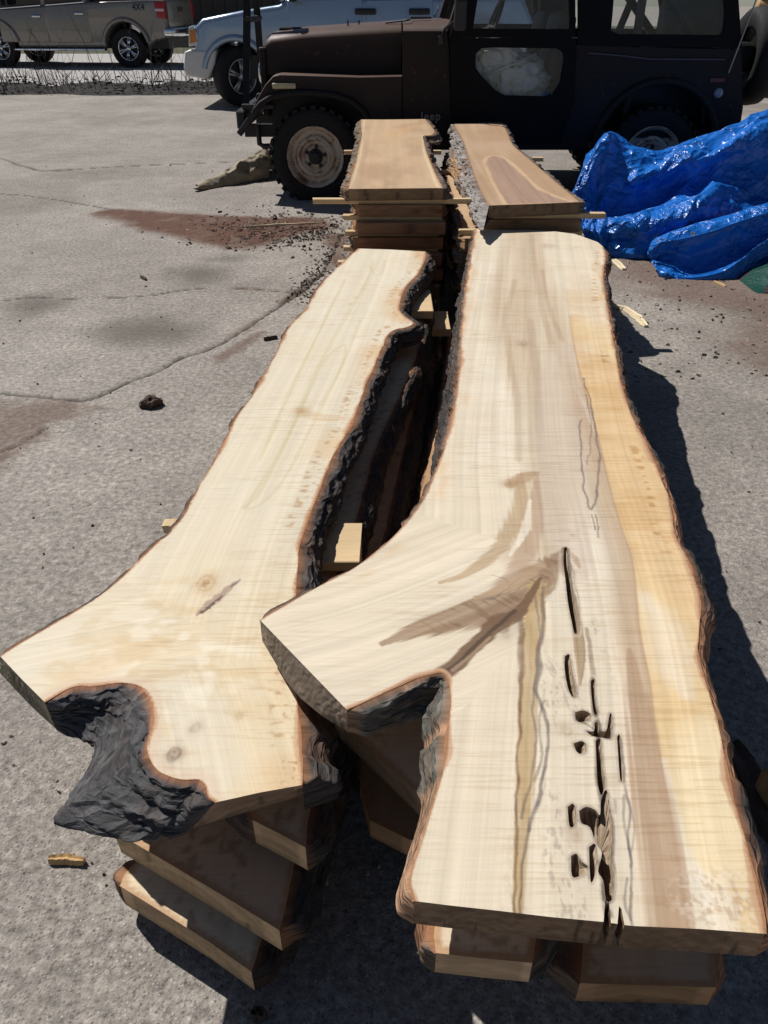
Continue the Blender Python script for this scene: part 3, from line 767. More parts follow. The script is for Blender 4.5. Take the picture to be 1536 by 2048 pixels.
    c = lay(c, 1-sstep(rim*.8, rim*1.15, E), (0.54, 0.345, 0.215), .9)
    c = lay(c, 1-sstep(rim*.30, rim*.5, E), (0.35, 0.17, 0.085), .9)
    c = c*(1+.11*(nz(V*170, S*1.1, 6.0)-.5)+.09*(nz(V*420, S*2.4, 3.0)-.5))[:, None]
    f = rings(V, S, 55, .07, 4.0)*(0.97+0.06*nz(X*4, Y*40, 2))
    return np.clip(c*f[:, None], .01, .85), np.stack([S, V, 0*S], 1)

R_HOLES_PX = [
    [(1128,1095),(1135,1097),(1139,1130),(1145,1170),(1152,1215),(1156,1258),(1149,1266),(1143,1240),(1136,1205),(1131,1160),(1127,1125)],
    [(1130,1312),(1139,1310),(1145,1345),(1153,1388),(1144,1393),(1135,1372),(1129,1335)],
    [(1181,1362),(1189,1360),(1190,1395),(1197,1424),(1189,1428),(1184,1400)],
    [(1150,1425),(1165,1421),(1180,1427),(1182,1438),(1170,1443),(1157,1444),(1151,1436)],
    [(1172,1462),(1188,1462),(1189,1445),(1197,1447),(1198,1460),(1212,1462),(1217,1440),(1221,1426),(1226,1440),(1225,1462),(1221,1477),(1202,1475),(1184,1472)],
    [(1147,1487),(1163,1482),(1172,1490),(1172,1503),(1163,1508),(1153,1503)],
    [(1191,1482),(1201,1480),(1206,1540),(1211,1570),(1203,1590),(1196,1570),(1193,1525)],
    [(1158,1622),(1172,1614),(1190,1620),(1200,1630),(1202,1600),(1213,1580),(1221,1620),(1225,1668),(1222,1712),(1228,1738),(1228,1780),(1224,1800),(1212,1800),(1207,1762),(1196,1742),(1204,1706),(1192,1688),(1180,1655),(1163,1646)],
    [(1135,1614),(1146,1608),(1152,1624),(1149,1650),(1139,1652)],
    [(1142,1712),(1153,1708),(1164,1724),(1175,1732),(1175,1744),(1160,1752),(1144,1752)],
    [(1178,1694),(1190,1688),(1195,1712),(1189,1752),(1181,1762)],
    [(1234,1474),(1240,1473),(1245,1550),(1240,1556)],
]
R_HOLES = [dict(p=W(h, ZR), d=0.040 if i in (0, 6, 7) else 0.028) for i, h in enumerate(R_HOLES_PX)]
arm_bot = W([(694,1420),(664,1432),(628,1420),(590,1375),(560,1345),(540,1290),(524,1250)], ZR)   # foot of the slanting arm end, drawn at top height, pushed out below
seg_R1 = [
    dict(k='C', p=W([(950,458),(1000,460),(1060,460),(1112,463),(1150,468),(1195,484)], ZR), tone=(0.5, 0.4, 0.28)),
    dict(k='L', p=W(R_RIGHT, ZR), off=[.012, .015, .02, .02, .015, .012], thick=.008, relief=.007, peel_amt=.75, peel=(0.33, 0.17, 0.10), bulge=.006, smooth=True),
    dict(k='C', p=W([(1533,1868),(1400,1858),(1268,1852),(1249,1850),(1243,1818),(1238,1812),(1235,1848),(1222,1846),(1217,1800),(1211,1798),(1207,1844),(1100,1834),(1000,1822),(900,1811)], ZR), tone=(0.20, 0.130, 0.080), raw=.004, off=0.0),
    dict(k='L', p=W(R_CROTCH, ZR), off=[.010, .012, .014, .02, .03, .03, .015, .006], thick=.008, relief=.009, peel_amt=.5, peel=(0.36, 0.22, 0.14), outer=(0.15, 0.145, 0.125)),
    dict(k='C', p=W([(694,1420)], ZR), bot=None, tone=(0.17, 0.135, 0.105), raw=.003, off=[.0, .012, .018, .016, .008, 0]),
    dict(k='L', p=W(R_ARM, ZR), off=[.004, .006, .01, .012, .012, .012], thick=.006, relief=.006, peel_amt=.0, outer=(0.085, 0.072, 0.062), inner=(0.38, 0.21, 0.12)),
]
slab('maple_slab', 'large forked pale maple slab with dark rotted slots, top of the right front stack', 'maple slabs stacked in front', seg_R1, ZR, TR, paint_right, holes=R_HOLES, sp=.0020, smin=.0015, extra=[(px_line(f_[0], ZR), float(np.max(f_[1]))) for f_ in R_FEATURES])

# ---- top slab of the left stack
L_RIGHT = [(852,503),(850,520),(836,548),(812,575),(801,600),(800,620),(812,634),(827,646),(812,655),(790,660),(776,672),(764,695),(754,718),(747,742),(735,760),(725,790),(712,828),(700,856),(680,888),(664,918),(650,950),(638,985),(624,1020),(612,1055),(601,1090),(597,1130),(593,1180),(590,1250),(592,1330),(596,1400),(602,1460),(606,1510)]
L_NOTCH = [(430,1605),(416,1592),(411,1572),(396,1560),(368,1561),(335,1553),(308,1536),(296,1508),(300,1465),(304,1420),(298,1392),(280,1373),(245,1367),(215,1370),(185,1374),(155,1374),(122,1386)]
L_UP = [(0,1312),(60,1275),(130,1235),(200,1190),(260,1140),(310,1090),(345,1060),(380,1010),(400,970),(430,920),(450,880),(474,832),(502,795),(520,762),(550,710),(580,650),(610,620),(640,570),(665,545),(690,520)]
L_LINES = [L_RIGHT+[(605,1570)], L_NOTCH+[(90,1405)], L_UP+[(716,497)]]
def paint_left(X, Y, top):
    z = ZL; n = len(X)
    S, V = grain_of(X, Y, [[(790,470),(735,600),(680,720),(620,850),(560,980),(510,1100),(470,1220),(440,1330)], [(440,1330),(480,1440),(520,1600)], [(440,1290),(280,1320),(40,1370)]], z)
    set_fibre(S, V); big = fbm(X*3+3, Y*1.5, 4.4, 4)
    c = np.ones((n, 1))*np.array((0.695, 0.62, 0.48))
    c = lay(c, sstep(.42, .7, big), (0.745, 0.675, 0.55), .8)
    c = lay(c, sstep(.5, .72, fbm(X*6, Y*3, 1.9, 4))*sstep(-.2, .4, 1.2-Y), (0.70, 0.56, 0.34), .55)
    # greenish cathedral figure
    for k, (pts, wd) in enumerate([
        ([(745,520),(735,560),(700,620),(660,690),(620,770),(585,850),(545,930),(510,985),(488,1015)], .006),
        ([(770,520),(765,545),(750,550),(738,530)], .004),
        ([(488,1015),(520,985),(565,900),(610,800),(650,720),(690,690),(680,740),(640,820),(600,900),(560,970),(515,1012),(488,1018)], .004),
        ([(690,560),(650,640),(600,740),(560,830),(520,920)], .005), ([(720,640),(690,720),(640,810)], .004), ([(660,620),(610,720),(560,810)], .003)]):
        c = lay(c, band(X, Y, pts, z, wd, .8), (0.54, 0.47, 0.27), .42)
    # curl and stain about the fork
    sw = fbm(X*16+0.6*fbm(X*5, Y*5), Y*26, 3.1, 4); fk = np.hypot(X-on_z(330, 1300, z)[0], (Y-on_z(330, 1300, z)[1]))
    c = lay(c, sstep(.52, .70, sw)*(1-sstep(.12, .30, fk)), (0.62, 0.47, 0.27), .5)
    c = lay(c, sstep(.55, .72, fbm(X*24+4, Y*30, 1.1, 3))*(1-sstep(.08, .24, fk)), (0.80, 0.735, 0.60), .7)
    c = lay(c, band(X, Y, [(120,1395),(200,1330),(330,1290)], z, [.02, .03, .01], .9), (0.68, 0.50, 0.30), .45)
    # orange bleed along the right edge
    E, ES = edge_dist(X, Y, L_LINES, z); er, es = edge_dist(X, Y, [L_RIGHT+[(605,1570)]], z)
    bl = fbm(es*5, 0*es, 3.0, 3)
    c = lay(c, (1-sstep(.02, .09, er))*sstep(.40, .62, bl)*(.6+.4*nz(es*90, er*8, 2)), (0.62, 0.39, 0.18), .75)
    c = lay(c, (1-sstep(.0, .02, er-.02))*sstep(.60, .72, fbm(X*120, Y*170, 5.5, 3))*sstep(.45, .6, fbm(es*6+3, 0*es, 1.0, 2)), (0.38, 0.19, 0.08), .75)
    tr = np.abs(er-.036-.008*(nz(es*12, 0*es, 2.0)-.5))
    c = lay(c, (1-sstep(.004, .014, tr))*sstep(.58, .74, nz(es*120, er*40, 3.0))*sstep(.45, .6, nz(es*5, 0*es, 4.0)), (0.45, 0.27, 0.12), .7)
    # knots and the bark pocket
    c = knot(c, X, Y, 602, 822, z, .017, (0.42, 0.25, 0.11), (0.30, 0.17, 0.08)); c = knot(c, X, Y, 413, 1166, z, .018, (0.46, 0.29, 0.14), (0.40, 0.24, 0.11))
    c = lay(c, band(X, Y, [(602,822),(640,835),(700,835)], z, [.012, .02, .004], .9), (0.60, 0.44, 0.25), .5)
    c = knot(c, X, Y, 348, 1508, z, .010, (0.18, 0.10, 0.06), (0.22, 0.12, 0.08)); c = knot(c, X, Y, 391, 1455, z, .008, (0.40, 0.33, 0.24))
    for p_ in [(700,608),(712,595),(480,1432)]: c = knot(c, X, Y, *p_, z, .006, (0.52, 0.40, 0.24))
    c = lay(c, band(X, Y, [(482,1158),(462,1172),(440,1193),(415,1212),(394,1230)], z, [.001, .008, .010, .009, .002], .4), (0.40, 0.28, 0.22), .9)
    c = lay(c, band(X, Y, [(478,1162),(455,1178),(430,1205),(396,1230)], z, [.0015, .003, .004, .003], .4)*sstep(.3, .5, nz(X*150, Y*150)), (0.10, 0.065, 0.05), .9)
    rim = np.maximum(.002, 0.0065+0.024*(fbm(ES*14, 0*ES, 1.0, 4)-.5))
    nt, _ = edge_dist(X, Y, [L_NOTCH+[(90,1405)]], z)
    c = lay(c, 1-sstep(.012, .022, nt), (0.66, 0.53, 0.40), .75)
    c = lay(c, 1-sstep(rim*.8, rim*1.1, E), (0.56, 0.36, 0.21), .85)
    c = lay(c, 1-sstep(rim*.35, rim*.55, E), (0.34, 0.145, 0.065), .9)
    c = c*(1+.09*(nz(V*170, S*1.1, 6.0)-.5)+.08*(nz(V*420, S*2.4, 3.0)-.5))[:, None]
    f = rings(V, S, 42, .045, 9.0)
    return np.clip(c*f[:, None], .01, .86), np.stack([S, V, 0*S], 1)
zbL = ZL-TL
notch_bot = W([(385,1655),(362,1668),(330,1660),(312,1666),(255,1664),(205,1659),(125,1645),(150,1605),(172,1555),(186,1510),(188,1480),(160,1468),(130,1464),(112,1458)], zbL)
seg_L1 = [
    dict(k='C', p=W([(716,497),(780,499)], ZL), tone=(0.5, 0.4, 0.28)),
    dict(k='L', p=W(L_RIGHT, ZL), off=[.02, .02, .015, .012, .012, .015, .018, .02, .022, .028, .034, .035], thick=.010, relief=.012, peel_amt=-.5, peel=(0.10, 0.06, 0.042), outer=(0.070, 0.064, 0.062), rows=22, bulge=.012),
    dict(k='C', p=W([(605,1570),(520,1585)], ZL), bot=W([(612,1590),(385,1655)], zbL), tone=(0.24, 0.165, 0.115), raw=.002),
    dict(k='L', p=W(L_NOTCH, ZL), bot=notch_bot, thick=.003, relief=.015, fq=.85, rough=1, brown=.22, peel_amt=-.6, outer=(0.082, 0.080, 0.082), inner=(0.40, 0.17, 0.07), rows=44, proud=.5),
    dict(k='C', p=W([(90,1405),(45,1360)], ZL), bot=W([(112,1458),(60,1410),(0,1346)], zbL), tone=(0.20, 0.18, 0.125), raw=.003),
    dict(k='L', p=W(L_UP, ZL), off=[.004, .006, .006, .008], thick=.007, relief=.007, peel_amt=.4),
]
slab('maple_slab', 'creamy forked maple slab with black bark in its notch, top of the left front stack', 'maple slabs stacked in front', seg_L1, ZL, TL, paint_left, sp=.0023, smin=.0015)

# ---- the slabs below
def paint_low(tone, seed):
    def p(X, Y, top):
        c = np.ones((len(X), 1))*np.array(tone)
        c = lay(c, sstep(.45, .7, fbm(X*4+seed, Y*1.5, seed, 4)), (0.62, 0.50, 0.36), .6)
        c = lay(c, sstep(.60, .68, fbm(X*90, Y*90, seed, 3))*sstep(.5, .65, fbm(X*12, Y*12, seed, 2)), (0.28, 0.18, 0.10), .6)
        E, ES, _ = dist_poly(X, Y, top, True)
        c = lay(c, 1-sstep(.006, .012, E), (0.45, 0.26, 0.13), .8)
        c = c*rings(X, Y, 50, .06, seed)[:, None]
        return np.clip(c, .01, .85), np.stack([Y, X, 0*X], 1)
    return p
LOW = dict(sp=.006, smin=.004)
def Lk(p, **k): return dict(k='L', p=p, **k)
def Ck(p, **k): return dict(k='C', p=p, **k)
z = ZL-PL_
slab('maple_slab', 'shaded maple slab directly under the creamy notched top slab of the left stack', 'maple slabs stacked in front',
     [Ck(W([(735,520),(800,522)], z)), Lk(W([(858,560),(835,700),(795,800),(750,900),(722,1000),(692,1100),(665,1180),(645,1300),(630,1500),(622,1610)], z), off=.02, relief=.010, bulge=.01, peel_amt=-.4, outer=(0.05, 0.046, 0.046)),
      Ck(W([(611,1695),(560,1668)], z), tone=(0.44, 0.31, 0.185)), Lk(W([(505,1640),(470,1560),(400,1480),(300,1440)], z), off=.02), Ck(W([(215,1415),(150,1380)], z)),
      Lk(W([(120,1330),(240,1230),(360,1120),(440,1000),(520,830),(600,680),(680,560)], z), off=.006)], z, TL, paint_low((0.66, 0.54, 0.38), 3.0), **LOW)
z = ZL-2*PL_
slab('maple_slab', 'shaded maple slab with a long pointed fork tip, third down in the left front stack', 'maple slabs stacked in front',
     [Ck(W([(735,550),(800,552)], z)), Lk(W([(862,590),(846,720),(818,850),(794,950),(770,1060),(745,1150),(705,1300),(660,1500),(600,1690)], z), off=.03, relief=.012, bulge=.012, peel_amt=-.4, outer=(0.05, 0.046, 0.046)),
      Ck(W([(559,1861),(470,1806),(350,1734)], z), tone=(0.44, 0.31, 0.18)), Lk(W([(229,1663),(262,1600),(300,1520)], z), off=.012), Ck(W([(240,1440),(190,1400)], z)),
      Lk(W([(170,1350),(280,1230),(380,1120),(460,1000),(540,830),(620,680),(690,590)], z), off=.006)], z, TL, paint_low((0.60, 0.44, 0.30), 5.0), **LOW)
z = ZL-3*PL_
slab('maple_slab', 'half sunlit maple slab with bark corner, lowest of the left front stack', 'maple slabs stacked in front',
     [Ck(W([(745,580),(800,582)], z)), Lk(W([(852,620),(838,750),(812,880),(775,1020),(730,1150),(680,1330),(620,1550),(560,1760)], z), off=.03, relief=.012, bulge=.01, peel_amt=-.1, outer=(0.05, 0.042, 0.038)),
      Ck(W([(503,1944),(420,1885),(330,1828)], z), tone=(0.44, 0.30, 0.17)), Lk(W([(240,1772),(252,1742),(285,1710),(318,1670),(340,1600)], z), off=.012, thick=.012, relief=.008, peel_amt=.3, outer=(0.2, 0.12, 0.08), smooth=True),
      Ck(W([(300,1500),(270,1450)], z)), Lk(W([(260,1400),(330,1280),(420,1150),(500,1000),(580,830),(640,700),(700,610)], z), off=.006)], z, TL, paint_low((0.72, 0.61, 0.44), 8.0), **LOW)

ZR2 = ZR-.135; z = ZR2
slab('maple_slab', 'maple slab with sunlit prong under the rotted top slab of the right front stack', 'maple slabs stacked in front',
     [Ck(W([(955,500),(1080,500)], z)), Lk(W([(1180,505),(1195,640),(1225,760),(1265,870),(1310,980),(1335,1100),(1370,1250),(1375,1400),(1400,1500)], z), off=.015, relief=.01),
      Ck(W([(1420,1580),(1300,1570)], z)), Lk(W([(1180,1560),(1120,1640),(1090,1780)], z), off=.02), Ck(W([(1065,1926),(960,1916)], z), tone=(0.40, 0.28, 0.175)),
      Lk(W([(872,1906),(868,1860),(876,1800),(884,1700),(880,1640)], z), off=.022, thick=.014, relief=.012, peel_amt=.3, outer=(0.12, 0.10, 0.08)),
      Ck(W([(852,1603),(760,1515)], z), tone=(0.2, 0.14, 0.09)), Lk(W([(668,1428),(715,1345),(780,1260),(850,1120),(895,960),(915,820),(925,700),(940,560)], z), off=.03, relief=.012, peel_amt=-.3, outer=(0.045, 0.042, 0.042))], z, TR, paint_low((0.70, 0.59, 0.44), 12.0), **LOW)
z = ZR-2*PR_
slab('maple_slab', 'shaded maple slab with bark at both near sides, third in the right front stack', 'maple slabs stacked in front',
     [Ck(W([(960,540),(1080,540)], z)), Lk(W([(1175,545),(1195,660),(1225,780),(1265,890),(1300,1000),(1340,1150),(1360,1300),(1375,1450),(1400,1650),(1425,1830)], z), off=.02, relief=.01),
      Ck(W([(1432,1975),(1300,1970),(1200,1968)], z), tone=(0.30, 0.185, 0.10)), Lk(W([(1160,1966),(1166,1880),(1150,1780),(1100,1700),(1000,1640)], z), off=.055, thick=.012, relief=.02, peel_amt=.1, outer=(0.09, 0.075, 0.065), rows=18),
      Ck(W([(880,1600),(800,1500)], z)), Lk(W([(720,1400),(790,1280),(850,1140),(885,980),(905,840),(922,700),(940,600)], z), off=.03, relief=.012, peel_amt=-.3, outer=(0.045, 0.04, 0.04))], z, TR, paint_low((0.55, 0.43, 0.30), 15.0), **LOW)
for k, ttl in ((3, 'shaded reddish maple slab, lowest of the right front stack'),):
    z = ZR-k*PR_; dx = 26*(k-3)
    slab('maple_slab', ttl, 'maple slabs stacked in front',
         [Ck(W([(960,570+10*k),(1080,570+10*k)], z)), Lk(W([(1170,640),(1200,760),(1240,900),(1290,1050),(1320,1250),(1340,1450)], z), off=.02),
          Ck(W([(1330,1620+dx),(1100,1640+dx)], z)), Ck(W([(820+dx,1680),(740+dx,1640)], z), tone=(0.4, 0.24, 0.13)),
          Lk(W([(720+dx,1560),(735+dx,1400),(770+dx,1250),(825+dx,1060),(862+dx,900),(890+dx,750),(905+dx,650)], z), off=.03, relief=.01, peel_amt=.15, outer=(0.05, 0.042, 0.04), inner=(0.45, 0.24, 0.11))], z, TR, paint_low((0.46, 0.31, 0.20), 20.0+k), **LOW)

# ---- sticks between the layers, bearers below
def stick(x0, x1, y, zc, wd, th, mat, label, group, rz=0.0, name='spacer_stick', cat='stick'):
    bm = bmesh.new(); L = x1-x0
    add_box(bm, (0, 0, 0), (L, wd, th), bev=.0015)
    for v in bm.verts: v.co.y += (random.random()-.5)*.003; v.co.x += (random.random()-.5)*.008
    o = bm_obj(name, bm, mat, None, world=False); o.location = (0.5*(x0+x1), y, zc); o.rotation_euler = (0, 0, rz)
    return tag(o, label, cat, group)
GL, GR = 'sticks between the left front slabs', 'sticks between the right front slabs'
LL = 'thin pale stick lying crosswise between slabs of the left front stack'
LR_ = 'thin pale stick lying crosswise between slabs of the right front stack'
def xspan(pl, pr, v, z): 
    return on_z(pl, v, z)[0], on_z(pr, v, z)[0]
# seen ones
def seen(px, z_top, th, label, group, mat=STICK, left=0.5):
    (u0, v0), (u1, v1), (u2, v2) = px      # far right, near right corner, near left limit
    a = on_z(u0, v0, z_top); b = on_z(u1, v1, z_top); c = on_z(u2, v2, z_top)
    wd = a[1]-b[1]; y = .5*(a[1]+b[1])
    return stick(c[0]-left, .5*(a[0]+b[0]), y, z_top-th/2, wd, th, mat, label, group)
g1 = ZL-TL
seen([(725,1046),(720,1124),(640,1124)], g1-.0005, .024, 'wide pale board end in sunlight beside the bark of the left front stack', GL, left=.2)
seen([(872,580),(852,622),(822,622)], g1-.0005, .030, 'short sunlit stick end below the far right corner of the left top slab', GL, left=.22)
seen([(902,622),(896,658),(830,658)], ZL-PL_-TL-.0005, .030, 'stick end jutting into the gap beside the cut knob of the left top slab', GL, left=.25)
seen([(930,690),(925,712),(870,712)], ZL-2*PL_-TL-.0005, .024, 'low shaded stick end in the gap between the two front stacks', GL, left=.25)
for k in range(3):
    zt_ = ZL-k*PL_-TL; base = ZL-(k+1)*PL_
    for y, xa, xb in ((.93, -.42, -.17), (1.9, -.30, -.05), (2.7, -.14, .08)):
        if k == 0 and y > 1: continue
        stick(xa, xb, y+.02*k, base+(PL_-TL)/2, .038, PL_-TL-.0006, STICK, LL, GL)
seen([(352,1037),(345,1052),(340,1052)], .10, .024, 'tiny pale stick end poking out left of the creamy top slab', GL, left=.02)
for k in range(3):
    lo_, hi_ = [(ZR2, ZR-TR), (ZR-2*PR_, ZR2-TR), (ZR-3*PR_, ZR-2*PR_-TR)][k]
    for y, xa, xb in ((.70, .14, .38), (1.25, .22, .50), (2.1, .30, .62), (3.0, .40, .76)):
        stick(xa, xb, y+.015*k, (lo_+hi_)/2, .05, hi_-lo_-.0006, STICK, LR_, GR)
for y, xa, xb in ((.80, -.30, -.10), (1.7, -.36, -.06), (2.75, -.2, .1)):
    stick(xa, xb, y, (ZL-3*PL_-TL)/2, .09, ZL-3*PL_-TL-.001, BEARER, 'thick timber bearer on the ground under the left front stack', 'bearers under the front stacks', name='timber_bearer', cat='bearer')
for y, xa, xb in ((.95, .16, .46), (1.9, .28, .58), (2.95, .42, .72)):
    stick(xa, xb, y, (ZR-3*PR_-TR)/2, .09, ZR-3*PR_-TR-.001, BEARER, 'thick timber bearer on the ground under the right front stack', 'bearers under the front stacks', name='timber_bearer', cat='bearer')

# ------------------------------------------------------------------ walnut stacks in front of the jeep-type vehicle
ZWL, ZWR, TW, PW = 0.60, 0.57, 0.050, 0.072
def paint_walnut(kind, z, LN):
    def p(X, Y, top):
        n = len(X); c = np.ones((n, 1))*np.array((0.56, 0.40, 0.25) if kind == 'a' else (0.50, 0.35, 0.23))
        c = lay(c, sstep(.4, .7, fbm(X*5, Y*1.6, 2.0+z, 4)), (0.42, 0.275, 0.165), .8)
        FIB['w'] = None; S, V = grain_of(X, Y, [[(790,225),(788,290),(790,385)]] if kind == 'a' else [[(955,240),(985,300),(1070,410)]], z)
        if kind == 'a':
            c = lay(c, band(X, Y, [(830,252),(800,262),(770,275)], z, [.03, .05, .03], .8), (0.58, 0.37, 0.20), .7)
            for pts in ([(845,270),(848,300),(858,330),(872,365),(880,378)], [(728,240),(726,262),(722,300),(712,340),(700,376)]):
                c = lay(c, band(X, Y, pts, z, .006, .6), (0.78, 0.64, 0.40), .8)
        else:
            arch = [(1010,408),(990,370),(975,340),(970,322),(980,312),(1000,313),(1022,326),(1048,350),(1070,372),(1100,388),(1140,404)]
            set_fibre(S, V); core = inside(X, Y, px_line(arch, z))
            c = lay(c, core.astype(float), (0.37, 0.245, 0.185), .85)
            c = lay(c, band(X, Y, arch, z, [.010, .010, .011, .012, .012], .5), (0.62, 0.44, 0.27), .8)
            c = lay(c, core*sstep(.5, .6, nz(V*70+2*nz(X*8, Y*3), S*1.2)), (0.30, 0.19, 0.14), .5)
        E, ES, _ = dist_poly(X, Y, top, True)
        c = lay(c, (1-sstep(.004, .02, E))*.6, (0.36, 0.22, 0.12), .5)
        c = c*rings(V, S, 45, .08, 3.0)[:, None]
        return np.clip(c, .01, .8), np.stack([S, V, 0*S], 1)
    return p
WALN = dict(mat=WALNUT, bark_tone='walnut', sp=.0028, cut_tone=(0.17, 0.115, 0.072))
zz_ = ZWL
slab('walnut_slab', 'tan walnut slab with ragged bark edges, topmost of the left rear stack', 'walnut slabs stacked before the vehicle',
     [Ck(W([(722,239),(790,239)], zz_)), Lk(W([(850,238),(862,252),(869,263),(862,270),(846,272),(848,285),(853,305),(863,330),(873,352)], zz_), off=.03, relief=.02, thick=.014, peel_amt=.3, outer=(0.14, 0.11, 0.09)),
      Ck(W([(886,376),(790,377)], zz_), tone=(0.19, 0.125, 0.075)), Lk(W([(697,378),(704,350),(712,325),(717,300),(724,272),(722,255)], zz_), off=.02, relief=.018, thick=.016, peel_amt=.3, outer=(0.20, 0.16, 0.12))],
     zz_, TW, paint_walnut('a', zz_, None), **WALN)
ln = ['second', 'third', 'fourth', 'fifth', 'sixth', 'seventh']
RW = random.Random(11)
for k in range(1, 7):
    zz_ = ZWL-k*PW; a, b = [(718, 884), (716, 890), (708, 886), (712, 884), (708, 886), (712, 880)][k-1]
    yn = on_z(790, 378, ZWL)[1]+[.02, .0, .03, .01, .03, .0][k-1]; yf = 5.75
    def P(u, y, z=zz_): return ((u-768)/FPX*depth_at((0, y), z), y)
    slab('walnut_slab', f'shaded walnut slab, {ln[k-1]} from the top of the left rear stack', 'walnut slabs stacked before the vehicle',
         [Ck([P(735, yf), P(790, yf)]), Lk([P(852, yf), P(850, 5.2), P(858, 4.6), P(872, 4.0)], off=.02, relief=.016, thick=.012, outer=(0.13, 0.10, 0.08)),
          Ck([P(b, yn), P(.5*(a+b), yn)], tone=(0.16+RW.random()*.05, 0.10, 0.058)), Lk([P(a, yn), P(716, 4.2), P(722, 4.9)], off=.02, relief=.016, thick=.012, peel_amt=.7, peel=(0.36, 0.19, 0.09), outer=(0.16, 0.11, 0.08))],
         zz_, TW, paint_walnut('a', zz_, None), mat=WALNUT, bark_tone='walnut', sp=.008, smin=.01, cut_tone=(0.22, 0.14, 0.085))
zz_ = ZWR
zbw = zz_-TW
left_bot = W([(966,462),(950,420),(938,380),(928,345),(918,310),(908,280),(903,258)], zbw)
slab('walnut_slab', 'walnut slab with arched pale ring and thick grey bark, topmost of the right rear stack', 'walnut slabs stacked before the vehicle',
     [Ck(W([(909,247),(955,246)], zz_)), Lk(W([(1003,245),(1013,262),(1024,288),(1042,305),(1060,320),(1095,350),(1128,378)], zz_), off=.025, relief=.02, thick=.014, peel_amt=.1, outer=(0.17, 0.15, 0.13)),
      Ck(W([(1159,404),(1070,408)], zz_), tone=(0.14, 0.095, 0.062)), Lk(W([(978,411),(962,382),(948,345),(936,310),(926,280),(912,256)], zz_), bot=left_bot, relief=.024, thick=.012, peel_amt=-.2, outer=(0.30, 0.275, 0.255), rows=20)],
     zz_, TW, paint_walnut('b', zz_, None), **WALN)
for k in range(1, 7):
    zz_ = ZWR-k*PW; yn = on_z(1070, 408, ZWR)[1]+[.03, .01, .04, .0, .02, .03][k-1]; yf = 5.8
    a, b = [(972, 1160), (930, 1155), (925, 1160), (935, 1158), (930, 1150), (935, 1150)][k-1]
    fa = [905, 890, 885, 888, 890, 890][k-1]
    slab('walnut_slab', f'shaded walnut slab, {ln[k-1]} from the top of the right rear stack', 'walnut slabs stacked before the vehicle',
         [Ck([P(fa+8, yf, zz_), P(950, yf, zz_)]), Lk([P(1000, yf, zz_), P(1025, 5.2, zz_), P(1060, 4.7, zz_), P(1110, 4.0, zz_)], off=.02, relief=.016, thick=.012),
          Ck([P(b, yn, zz_), P(.5*(a+b), yn, zz_)], tone=(0.19, 0.115, 0.062)), Lk([P(a, yn, zz_), P(.6*a+.4*fa, 4.1, zz_), P(fa+4, 5.0, zz_)], off=.02, relief=.02, thick=.014, peel_amt=.6, peel=(0.42, 0.25, 0.13), outer=(0.22, 0.18, 0.15))],
         zz_, TW, paint_walnut('a', zz_, None), mat=WALNUT, bark_tone='walnut', sp=.008, smin=.01, cut_tone=(0.24, 0.16, 0.095))
# sticks of the rear stacks: ends stick out on both sides
GWL, GWR = 'sticks between the left rear slabs', 'sticks between the right rear slabs'
def X_at(u, y, z): return (u-768)/FPX*depth_at((0, y), z)
yn = on_z(790, 378, ZWL)[1]
for k in range(6):
    zc = ZWL-TW-k*PW-.011
    ends = [(626, 942), (686, 884), (690, 876), (688, 876), (676, 880), (684, 880)][k]
    lab = ['long pale stick jutting out both sides under the left rear top slab', None, None, None, None, None][k]
    stick(X_at(ends[0], yn+.06, zc), X_at(ends[1], yn+.06, zc), yn+.06+.01*k, zc, .034, .0215, STICK, lab or f'pale stick end jutting left at the front of the left rear stack, {ln[k-1]} down', GWL)
    y2 = 5.0
    stick(X_at([688, 700, 702, 704, 702, 705][k], y2, zc), X_at([882, 872, 870, 866, 868, 868][k], y2, zc), y2, zc, .034, .0215, STICK, f'pale stick end at the middle of the left rear stack, {(["topmost"]+ln)[k]} of its kind', GWL)
yn = on_z(1070, 408, ZWR)[1]
for k in range(6):
    zc = ZWR-TW-k*PW-.011
    ends = [(985, 1210), (918, 1164), (920, 1158), (922, 1150), (922, 1150), (924, 1150)][k]
    stick(X_at(ends[0], yn+.07, zc), X_at(ends[1], yn+.07, zc), yn+.07+.01*k, zc, .034, .0215, STICK, 'pale stick jutting right under the arched ring of the right rear top slab' if k == 0 else f'pale stick end in the front of the right rear stack, {ln[k-1]} down', GWR)
    y2 = 4.95
    stick(X_at([930, 882, 880, 884, 886, 888][k], y2, zc), X_at([1086, 1064, 1060, 1058, 1056, 1056][k], y2, zc), y2, zc, .034, .0215, STICK, f'pale stick end at the middle of the right rear stack, {(["topmost"]+ln)[k]} of its kind', GWR)
for x0_, x1_, zt_, g_, s_ in ((X_at(712, 4, 0), X_at(872, 4, 0), ZWL-6*PW-TW, 'left', 0), (X_at(940, 4, 0), X_at(1100, 4, 0), ZWR-6*PW-TW, 'right', 0)):
    for y in (3.75, 4.6, 5.5):
        stick(x0_, x1_, y, zt_/2, .09, zt_-.001, BEARER, f'thick timber bearer on the ground under the {g_} rear stack', 'bearers under the rear stacks', name='timber_bearer', cat='bearer')
